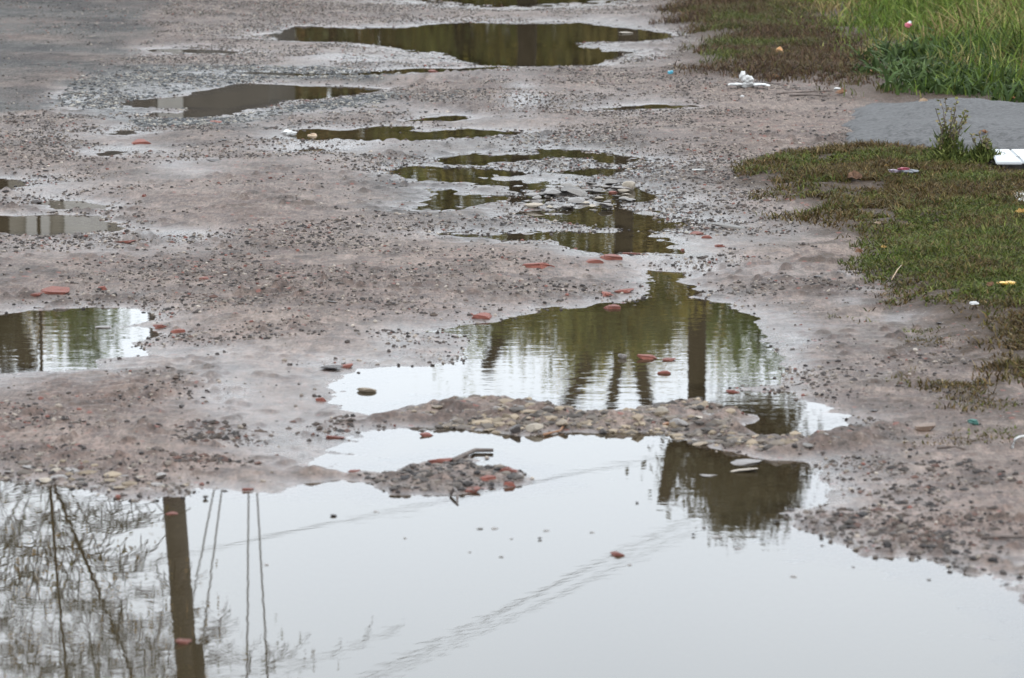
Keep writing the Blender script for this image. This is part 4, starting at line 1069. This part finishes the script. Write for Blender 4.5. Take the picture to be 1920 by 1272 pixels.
def leaf(x, y, wpx, mat, label, seed, lift=0.012, group='fallen leaves'):
    rg = random.Random(seed)
    X0, Y0, _ = at_px(x, y); z0 = surf_z(X0, Y0)
    w = wpx * math.hypot(Y0, CAM_H) / FPX
    bm = bmesh.new(); n = 9
    top = []; bot = []
    mid = [bm.verts.new(((i / (n - 1) - .5) * w, 0, 0.10 * w * math.sin(i * .9))) for i in range(n)]
    for i in range(1, n - 1):
        b = math.sin(math.pi * i / (n - 1)) ** .7 * w * .36 * rg.uniform(.75, 1.15)
        top.append(bm.verts.new((mid[i].co.x, b, 0.22 * w * rg.uniform(.3, 1.2)))); bot.append(bm.verts.new((mid[i].co.x, -b, 0.22 * w * rg.uniform(.2, 1))))
    for sgn, side in ((1, top), (-1, bot)):
        for i in range(n - 1):
            vs_ = [mid[i], mid[i + 1]]
            if i < n - 2: vs_.append(side[i])
            if i > 0: vs_.append(side[i - 1])
            bm.faces.new(vs_ if sgn > 0 else vs_[::-1])
    bmesh.ops.solidify(bm, geom=bm.faces[:], thickness=0.0012)
    me = bpy.data.meshes.new('fallen_leaf'); bm.to_mesh(me); bm.free()
    o = link('fallen_leaf', me, M[mat]); o.location = (X0, Y0, z0 + lift)
    o.rotation_euler = (rg.uniform(0.1, .6), rg.uniform(-.2, .2), rg.uniform(-.6, .6))
    tag(o, label, 'leaf', group)
crumple('fallen_fruit', 1462, 107, 15, 15, 'fruit', 'round orange-yellow windfall fruit on the far verge', 'fruit', 3, 0.01)
crumple('plastic_litter', 1402, 163, 22, 12, 'whitelitter', 'crumpled white plastic cup and rags at the far verge edge', 'litter', 4,
        parts=[('rag', -22, 4, 26, 5, 'whitelitter'), ('rag', 24, 4, 30, 6, 'whitelitter'), ('cup_bowl', 2, 14, 18, 13, 'whitelitter'), ('cup_rim', -10, 20, 11, 15, 'whitelitter'), ('foot_piece', -6, 3, 16, 6, 'concrete')])
crumple('bottle_cap', 1257, 141, 11, 6, 'blue', 'bright blue bottle cap at the tip of the far verge', 'cap', 5)
crumple('pink_wrapper', 1702, 84, 11, 9, 'pink', 'crumpled pink and white wrapper caught in tall grass', 'wrapper', 6, 0.10, parts=[('white_fold', 3, 8, 8, 5, 'whitelitter')])
crumple('snack_wrapper', 1702, 331, 40, 10, 'wrapgrey', 'grey and crimson snack wrapper lying on the near verge', 'wrapper', 7, 0.012,
        parts=[('red_panel', -8, 9, 20, 5, 'wrapred'), ('dark_fold', -26, 4, 20, 8, 'wrapdark')])
crumple('yellow_wrapper', 1887, 542, 30, 7, 'yellow', 'flattened yellow carton strip in the near verge grass', 'wrapper', 8, 0.014)
crumple('paper_scrap', 1826, 577, 15, 7, 'whitelitter', 'torn white paper scrap in the near verge grass', 'paper', 9, 0.014)
crumple('teal_scrap', 1825, 797, 20, 11, 'teal', 'teal green plastic scrap on mud below the verge', 'litter', 10, 0.002)
crumple('foam_scrap', 541, 252, 22, 9, 'whitelitter', 'white foam scrap at the tip of the brown puddle', 'foam', 11)
crumple('foam_scrap', 584, 255, 16, 9, 'leafpale', 'pinkish foam scrap floating in the brown puddle', 'foam', 12)
crumple('puffball', 1705, 28, 26, 18, 'leafpale', 'pale dry tuft ball in the tall grass', 'tuft', 13, 0.14)
crumple('paper_scrap', 1327, 48, 20, 4, 'whitelitter', 'white paper strip at the far edge of bare mud', 'paper', 14)
crumple('paper_scrap', 1570, 168, 14, 4, 'whitelitter', 'white bits at the edge of the tall grass', 'paper', 15)
crumple('paper_scrap', 1391, 182, 8, 3, 'whitelitter', 'tiny white scrap before the crumpled plastic cup', 'paper', 16)
for j, (x, y, w, mt, lab) in enumerate([(1490,111,16,'leafyellow','curled yellow leaf right beside the windfall fruit'),(1478,101,9,'leafyellow','tiny yellow leaf touching the windfall fruit'),
    (1634,139,14,'fruit','orange leaf at the edge of tall grass'),(1455,139,14,'fruit','orange leaf bits in the brown plant cover'),
    (1731,194,20,'leafpale','buff curled leaf at the far rim of the asphalt ramp'),(1795,112,14,'leafpale','pale leaf lying in the leafy weeds'),(1899,186,14,'fruit','orange leaf in green weeds beyond the ramp'),
    (1866,210,14,'leafbrown','orange-brown leaf at the rim of the ramp, in the dark edge'),(1577,178,26,'leafbrown','red-brown leaf litter where the bare mud meets tall grass'),
    (1857,542,18,'leafbrown','orange-brown leaf beside the yellow carton strip'),(1657,471,12,'leafyellow','small yellow leaf at the near verge edge'),(1602,343,34,'leafbrown','long brown leaf in the near verge before the ramp'),
    (1663,318,12,'leafyellow','yellow-green leaf behind the snack wrapper'),(1912,405,22,'leafyellow','bright yellow leaf in the near verge'),(1844,278,18,'leafbrown','rust leaf hanging in the shorter weed'),
    (1645,427,14,'leafpale','pale leaf on the near verge'),(1610,479,18,'leafbrown','brown leaf at the muddy lip of the verge'),(1500,112,9,'leafyellow','yellow fleck next to the curled yellow leaf'),(1870,165,12,'leafbrown','rusty leaf among the leafy weeds')]):
    leaf(x, y, w, mt, lab, 50 + j)
def stick(name, pxs, rad, mat, label, cat, lift=0.004, arch=None):
    pts = []
    for i, (x, y) in enumerate(pxs):
        a, b, _ = at_px(x, y); z = max(surf_z(a, b), 0.0) + lift
        if arch: z += arch[i]
        pts.append((a, b, z))
    o0 = Vector(pts[0])
    A = Acc(); A.tube([Vector(p) - o0 for p in pts], [rad * (1 - .4 * i / len(pts)) for i in range(len(pts))], 6)
    o = link(name, A.mesh(name, True), M[mat]); o.location = o0
    tag(o, label, cat)
stick('twig', [(1416,154),(1432,157),(1455,159),(1475,159)], 0.004, 'twig', 'dark curved twig beside the crumpled plastic cup', 'twig')
stick('twig', [(1455,176),(1500,174),(1560,173)], 0.004, 'twig', 'long dark twig on bare mud along the far verge', 'twig')
stick('twig', [(1480,181),(1520,179),(1550,182)], 0.005, 'twig', 'thicker dark twig before the long dark twig', 'twig')
stick('twig', [(1020,800),(1050,796),(1066,788)], 0.004, 'leafbrown', 'brown twig on the stony ridge', 'twig')
stick('twig', [(850,868),(890,849),(925,849)], 0.006, 'twig', 'dark stick behind the red brick on the islet', 'twig', lift=0.006)
stick('grass_stalk', [(845,922),(852,928),(858,936),(857,946)], 0.004, 'twig', 'curved stalk hooking into the water off the islet', 'stalk', lift=0.004, arch=[0, .012, .01, -.004])
stick('white_strap', [(1898,842),(1903,836),(1912,831),(1926,828),(1960,826)], 0.004, 'whitelitter', 'curved white plastic strap on mud below the verge', 'strap', arch=[0, .006, .01, .01, 0])
stick('cigarette_stub', [(1298,320.5),(1321,320)], 0.004, 'whitelitter', 'thin white paper stick on bare mud beyond the flakes', 'stick')
stick('twig', [(1840,1012),(1880,1010),(1935,1011)], 0.004, 'twig', 'brown twig on the gritty bank by the great puddle', 'twig')
stick('grass_stalk', [(1672,525),(1683,516),(1690,511)], 0.002, 'leafpale', 'bleached grass stalk at the near verge edge', 'stalk', arch=[0, .012, .02])
stick('twig', [(1757,843),(1790,840),(1810,845)], 0.003, 'twig', 'thin reddish twig below the teal scrap', 'twig')

# ------------------------------------------------------------------ what the water mirrors: pole, wires, trees, house
def leaf_cloud(centres, per, sdv, size, cols, rg):
    C_ = np.repeat(np.array(centres), per, 0)
    n = len(C_)
    p = C_ + rg.normal(0, 1, (n, 3)) * np.repeat(np.array(sdv), per, 0)[:, None] if np.ndim(sdv) else C_ + rg.normal(0, sdv, (n, 3))
    a = rg.normal(0, 1, (n, 3)); a /= np.linalg.norm(a, axis=1)[:, None]
    b = np.cross(a, rg.normal(0, 1, (n, 3))); b /= np.linalg.norm(b, axis=1)[:, None] + 1e-9
    s = size * rg.uniform(.6, 1.4, (n, 1))
    V = np.stack([p - a * s, p + b * s * .45, p + a * s, p - b * s * .45], 1).reshape(-1, 3)
    Q = np.arange(n * 4).reshape(-1, 4)
    cc = np.array(cols)[rg.integers(0, len(cols), len(centres))]
    c = np.repeat(np.repeat(cc * 2.3, per, 0) * rg.uniform(.7, 1.3, (n, 1)), 4, 0)
    return V, Q, c
def leafy_tree(loc, height, crown_w, cols, label, seed, per=110, nclump=70, base=0.12):
    rg = np.random.default_rng(seed); r2 = random.Random(seed)
    root = empty('autumn_tree', loc); tag(root, label, 'tree', 'autumn trees behind the road')
    A = Acc()
    tp = [(0, 0, -0.1)]
    for i in range(1, 7): tp.append((r2.gauss(0, .08) * i * .5, r2.gauss(0, .08) * i * .5, height * .85 * i / 6))
    A.tube(tp, [0.20 * (1 - .13 * i) for i in range(7)], 7)
    cs = []; sds = []
    for i in range(nclump):
        tz = base + (1 - base) * (i + r2.random()) / nclump
        wd = crown_w * (math.sin(math.pi * min(1, (tz - base) / (1 - base) * .86 + .12)) ** .6)
        a = r2.uniform(0, 6.28); rr = wd * math.sqrt(r2.random())
        c = (math.cos(a) * rr, math.sin(a) * rr, height * tz)
        cs.append(c); sds.append(r2.uniform(.22, .5))
        if i % 3 == 0:
            j = min(int(max(tz - .15, .1) / .85 * 6), 5); p0 = Vector(tp[j])
            A.tube([p0, p0.lerp(Vector(c), .5) + Vector((0, 0, .15)), c], [.05, .03, .012], 4)
    link('trunk', A.mesh('trunk', True), M['bark'], root)
    V, Q, c = leaf_cloud(cs, per, np.array(sds), 0.085, cols, rg)
    link('crown', mesh_np('crown', V, Q, col=c), M['leaftree'], root)
OLV = [(0.055,0.062,0.018),(0.085,0.088,0.024),(0.04,0.045,0.015),(0.12,0.10,0.025)]
YEL = [(0.105,0.085,0.03),(0.085,0.075,0.026),(0.125,0.095,0.032),(0.06,0.056,0.02)]
BRN = [(0.09,0.06,0.025),(0.06,0.045,0.02),(0.13,0.08,0.03),(0.05,0.05,0.02)]
GRN = [(0.05,0.07,0.02),(0.075,0.095,0.03),(0.035,0.05,0.016)]
LT = 56.0
for j, (x, ytop, dist, wdt, cl_, lab) in enumerate([
    (-60,600,58,2.2,OLV,'olive tree beyond the grey house'),(80,615,62,1.7,BRN,'brown-leaved tree behind the grey house'),(165,668,60,.55,GRN,'slim green tree past the house gable'),
    (420,560,60,1.9,GRN,'green tree standing between house and lane'),(640,545,57,2.0,BRN,'broad brown tree facing the lane'),(860,615,56,1.2,OLV,'olive tree behind the broken stub limb'),
    (1000,600,58,1.2,YEL,'yellowing tree behind the lopped trio'),(1095,690,55,.75,OLV,'slender olive tree close behind the lopped trio'),(1215,655,54,1.0,YEL,'golden-leaved tree behind the lopped trio'),
    (1330,645,57,1.3,OLV,'full olive tree behind the shaggy lopped tree'),(1425,672,55,.9,GRN,'green tree at the side of the shaggy lopped tree'),(1570,640,58,1.8,YEL,'big golden tree past the shaggy lopped tree'),
    (1760,600,60,2.3,GRN,'wide green tree along the grassy side'),(1990,620,62,2.4,BRN,'wide brown tree along the grassy side')]):
    p = mirror_pt(x, ytop, dist)
    leafy_tree((p.x, p.y, 0), p.z, wdt, cl_, lab, 400 + j, per=95, nclump=int(46 + 34 * wdt))
# far thicket closes the view below the crowns
def thicket():
    rg = np.random.default_rng(77)
    cs = np.column_stack([rg.uniform(-18, 18, 1500), rg.uniform(74, 84, 1500), rg.uniform(0, 1, 1500) ** 1.1 * 6.6])
    V, Q, c = leaf_cloud(cs, 36, np.full(1500, .6), 0.19, OLV + BRN + YEL[:2] + GRN, rg)
    tag(link('far_thicket', mesh_np('far_thicket', V, Q, col=c), M['leaftree']), 'far autumn wood that reads as one mass behind the trees', kind='stuff')
thicket()

def limb_tree(label, dist, base_px, fork, limbs, tuft, seed, tcols=None):
    """a lopped street tree: short trunk, thick limbs sawn off, some with new shoots"""
    b = mirror_pt(base_px, 500, dist); b.z = 0
    root = empty('lopped_tree', b); tag(root, label, 'tree', 'lopped street trees')
    f = mirror_pt(*fork, dist) - b
    A = Acc()
    A.tube([(0, 0, -.1), (0.02, 0, f.z * .35), (f.x * .6, 0, f.z * .7), f], [.13, .11, .105, .10], 9)
    link('trunk', A.mesh('trunk', True), M['bark'], root)
    for pts, r0, r1 in limbs:
        A = Acc()
        P_ = [f] + [mirror_pt(x, y, dist + dy) - b for x, y, dy in pts]
        n = len(P_)
        A.tube(P_, [r0 + (r1 - r0) * i / (n - 1) for i in range(n)], 8)
        link('limb', A.mesh('limb', True), M['bark'], root)
    if tuft:
        cols_ = tcols or [(0.03, 0.028, 0.016), (0.042, 0.038, 0.022), (0.022, 0.022, 0.013)]
        rg = np.random.default_rng(seed)
        cs = []; sds = []
        for (x, y, w, h, n) in tuft:
            for _ in range(n):
                q = mirror_pt(x + rg.normal(0, .5) * w, y + rg.normal(0, .5) * h, dist + rg.normal(0, .35)) - b
                cs.append(tuple(q)); sds.append(rg.uniform(.08, .2))
        V, Q, c = leaf_cloud(cs, 60, np.array(sds), 0.05, cols_, rg)
        link('crown', mesh_np('crown', V, Q, col=c), M['leaftree'], root)
limb_tree('lopped tree with three bare sawn limbs across the road', 34, 1172, (1168, 540),
          [([(1112, 665, .1), (1058, 775, .2)], .09, .085), ([(1160, 690, -.1), (1140, 782, -.1)], .07, .055), ([(1200, 690, .2), (1217, 778, .2)], .085, .08)], [(1150, 585, 110, 45, 60), (1195, 620, 60, 30, 22), (1120, 640, 40, 22, 10)], 1, OLV)
limb_tree('lopped tree with one short sawn stub limb', 36, 985, (962, 585), [([(935, 640, 0), (912, 692, .1)], .09, .075)], [(965, 585, 60, 28, 26)], 2, OLV)
limb_tree('shaggy lopped tree with regrown leafy crown and one bare stub', 35, 1306, (1306, 795),
          [([(1262, 850, 0), (1242, 945, 0)], .12, .07), ([(1350, 880, .1), (1370, 960, .1)], .12, .05), ([(1420, 860, -.1), (1450, 930, -.1)], .10, .04), ([(1400, 800, .2), (1450, 780, .2)], .09, .04)],
          [(1305, 850, 30, 30, 10), (1370, 880, 60, 45, 60), (1425, 880, 38, 40, 44), (1400, 800, 70, 30, 34), (1366, 950, 22, 26, 14), (1425, 940, 26, 30, 16), (1465, 915, 30, 25, 12), (1480, 870, 22, 30, 8)], 3)
limb_tree('leaning lopped tree beside the grey house', 33, -8, (5, 575), [([(32, 635, 0), (56, 700, 0)], .14, .11), ([(-40, 660, .1), (-70, 760, .2)], .12, .09)],
          [(5, 610, 20, 20, 10), (-30, 640, 40, 30, 18)], 4)

def bare_tree(label, loc, height, seed, spread=0.36, lean=0.0):
    rg = random.Random(seed)
    root = empty('bare_birch', loc); tag(root, label, 'tree')
    A = Acc(); B = Acc()
    def grow(acc, p, d, ln, r, lev):
        pts = [p]; rads = [r]
        nseg = 5
        for i in range(nseg):
            g = Vector((rg.gauss(0, .10), rg.gauss(0, .10), (-0.10 if lev >= 2 else 0.06)))
            d = (d + g).normalized()
            p = p + d * ln / nseg; pts.append(p); rads.append(r * (1 - .75 * (i + 1) / nseg) if lev else r * (1 - .6 * (i + 1) / nseg))
        (A if lev == 0 else B).tube(pts, [max(q, .0045) for q in rads], 6 if lev == 0 else 3)
        if lev >= 4: return
        for i in range([20, 7, 4, 3][lev]):
            t_ = rg.uniform(.35 if lev == 0 else .15, 1)
            j = min(int(t_ * nseg), nseg - 1)
            q = pts[j].lerp(pts[j + 1], t_ * nseg - j)
            a = rg.uniform(0, 6.28)
            side = Vector((math.cos(a), math.sin(a), 0))
            nd = (d * .55 + side * spread * 1.3 + Vector((0, 0, .25 if lev == 0 else 0))).normalized()
            grow(B, q, nd, ln * (.17 if lev == 0 else .60) * rg.uniform(.6, 1.15), max(rads[j] * .36, .005), lev + 1)
    grow(A, Vector((0, 0, -.1)), Vector((lean, 0, 1)).normalized(), height, .021, 0)
    link('trunk', A.mesh('trunk', True), M['bark'], root)
    link('branches', B.mesh('branches'), M['bark'], root)
    g2 = np.random.default_rng(seed); bv = np.concatenate(B.V)
    bv = bv[bv[:, 2] > height * .45]
    V, Q, c = leaf_cloud(bv[g2.integers(0, len(bv), 420)], 5, np.full(420, .12), 0.026, BRN, g2)
    tag(link('withered_leaves', mesh_np('withered_leaves', V, Q, col=c), M['leaftree'], root), kind='stuff')
p = mirror_pt(45, 900, 27); bare_tree('bare weeping birch close by the utility pole', (p.x, p.y, 0), 9.4, 21, lean=0.0)
p = mirror_pt(-130, 900, 25); bare_tree('taller bare birch behind the weeping birch', (p.x, p.y, 0), 9.6, 22, 0.6)

# utility pole
PD = 28.0
pt, pb = mirror_pt(352, 1272, PD), mirror_pt(326, 935, PD)
sl_ = (pt - pb) / (pt.z - pb.z)
base = pb - sl_ * pb.z
pole = empty('utility_pole', (base.x, base.y, 0)); tag(pole, 'dark wooden utility pole carrying wires, mirrored in the great puddle', 'pole')
HT = 9.3
A = Acc(); A.tube([sl_ * (HT * i / 8) - Vector((0, 0, .3 if i == 0 else 0)) for i in range(9)], [.105 - .012 * i / 8 for i in range(9)], 14)
link('shaft', A.mesh('shaft', True), M['polewood'], pole)
A = Acc(); A.tube([sl_ * 6.15 + Vector((.12, -.05, 0)), sl_ * 8.9 + Vector((.13, -.05, 0))], [.045, .045], 8)
link('conduit', A.mesh('conduit', True), M['metal'], pole)
ca = sl_ * 8.75
A = Acc(); A.box((ca.x - .75, ca.y - .16, ca.z - .06), (ca.x + .75, ca.y - .06, ca.z + .06))
arm = link('crossarm', A.mesh('crossarm'), M['polewood'], pole)
ins = []
for dx in (-.68, -.35, .35, .68):
    A = Acc()
    c_ = Vector((ca.x + dx, ca.y - .11, ca.z + .06))
    A.tube([c_, c_ + Vector((0, 0, .05)), c_ + Vector((0, 0, .06)), c_ + Vector((0, 0, .13)), c_ + Vector((0, 0, .16))], [.012, .012, .045, .05, .025], 10)
    link('insulator', A.mesh('insulator', True), M['porcelain'], arm)
    ins.append(c_ + Vector((0, 0, .14)) + base)
def wire(p0, p1, sag, rad, label, n=24, cat='wire', group='overhead wires'):
    A = Acc(); pts = []
    for i in range(n + 1):
        t_ = i / n
        q = Vector(p0).lerp(Vector(p1), t_); q.z -= sag * 4 * t_ * (1 - t_); pts.append(q - Vector(p0))
    A.tube(pts, [rad] * (n + 1), 5)
    o = link('overhead_wire', A.mesh('overhead_wire', True), M['wire']); o.location = p0
    tag(o, label, cat, group)
for j, (wx, q) in enumerate(zip(((400, 372), (415, 392), (466, 416), (482, 431)), ins)):
    a = mirror_pt(wx[0], 925, 43.0); bb = mirror_pt(wx[1], 1272, 34.6)
    d = (a - q)
    far_ = q + d * 2.6
    far_.z = q.z + 0.0
    # straight span from insulator past the surveyed point
    t43 = (a.y - q.y) / (far_.y - q.y)
    sag = (q.z - a.z) / max(4 * t43 * (1 - t43), .1)
    far_.x = q.x + (a.x - q.x) / t43
    wire(q, far_, max(sag, 0.05), .011, ['outermost far-span wire on the house side of the pole', 'inner far-span wire on the house side of the pole', 'inner far-span wire on the lane side of the pole', 'outermost far-span wire on the lane side of the pole'][j])
    wire(q, (q.x + 2.0, -22, q.z), .5, .011, ['outermost near-span wire on the house side of the pole', 'inner near-span wire on the house side of the pole', 'inner near-span wire on the lane side of the pole', 'outermost near-span wire on the lane side of the pole'][j])
def cross_wire(pa, pb_, z, rad, lab):
    def at(x, y):
        v = (y - H0 / 2) / FPX; tn = (SP + v * CP) / (CP - v * SP)
        return mirror_pt(x, y, (z + CAM_H) / tn)
    a, b = at(*pa), at(*pb_); d = b - a
    wire(a - d * 4.0, b + d * 4.0, 0.0, rad, lab, 12)
cross_wire((800, 1215), (1335, 952), 7.6, .010, 'thicker cross wire slanting over the road')
cross_wire((860, 1205), (1370, 962), 7.6, .007, 'thinner cross wire running with the thicker one')
cross_wire((505, 1005), (1180, 868), 7.9, .007, 'high cross wire slanting from the pole side')

# grey house
HD = 46.0
hx0, hx1 = mirror_pt(-330, 300, HD).x, mirror_pt(505, 300, HD).x
house = empty('grey_house', ((hx0 + hx1) / 2, HD * DS + 3, 0)); tag(house, 'grey panelled house with pale door bay behind the lane', 'house')
hw = (hx1 - hx0) / 2
A = Acc(); A.box((-hw, -3, -.1), (hw, 4, 5.9)); link('wall', A.mesh('wall'), M['siding'], house)
A = Acc()
A.add([(-hw - .3, -3.3, 5.85), (hw + .3, -3.3, 5.85), (hw + .3, 4.3, 5.85), (-hw - .3, 4.3, 5.85), (-hw - .3, .5, 6.35), (hw + .3, .5, 6.35)],
      [(0, 1, 5, 4), (2, 3, 4, 5), (3, 2, 1, 0)], [(1, 2, 5), (3, 0, 4)])
link('roof', A.mesh('roof'), M['roof'], house)
A = Acc(); A.box((-hw - .002, -3.002, 4.2), (hw + .002, 4.002, 5.849)); link('upper_wall', A.mesh('upper_wall'), M['uppersiding'], house)
for x0_, x1_, z0_, z1_, mt_, nm in [(298, 345, 0.0, 4.1, 'lightsiding', 'pale_panel'), (48, 92, 4.3, 5.7, 'lightsiding', 'pale_panel'), (120, 200, 4.4, 5.6, 'lightsiding', 'pale_panel'),
                                    (-180, -90, 1.4, 3.2, 'glass', 'window'), (380, 430, 1.2, 2.4, 'glass', 'window')]:
    xa = mirror_pt(x0_, 300, HD).x - house.location.x; xb = mirror_pt(x1_, 300, HD).x - house.location.x
    A = Acc(); A.box((xa, -3.05, z0_), (xb, -3.003, z1_)); w_o = link(nm, A.mesh(nm), M[mt_], house)
    if nm == 'window':
        A = Acc(); A.box((xa - .06, -3.08, z0_ - .06), (xb + .06, -3.052, z0_)); A.box((xa - .06, -3.08, z1_), (xb + .06, -3.052, z1_ + .06))
        link('frame', A.mesh('frame'), M['white'], w_o)
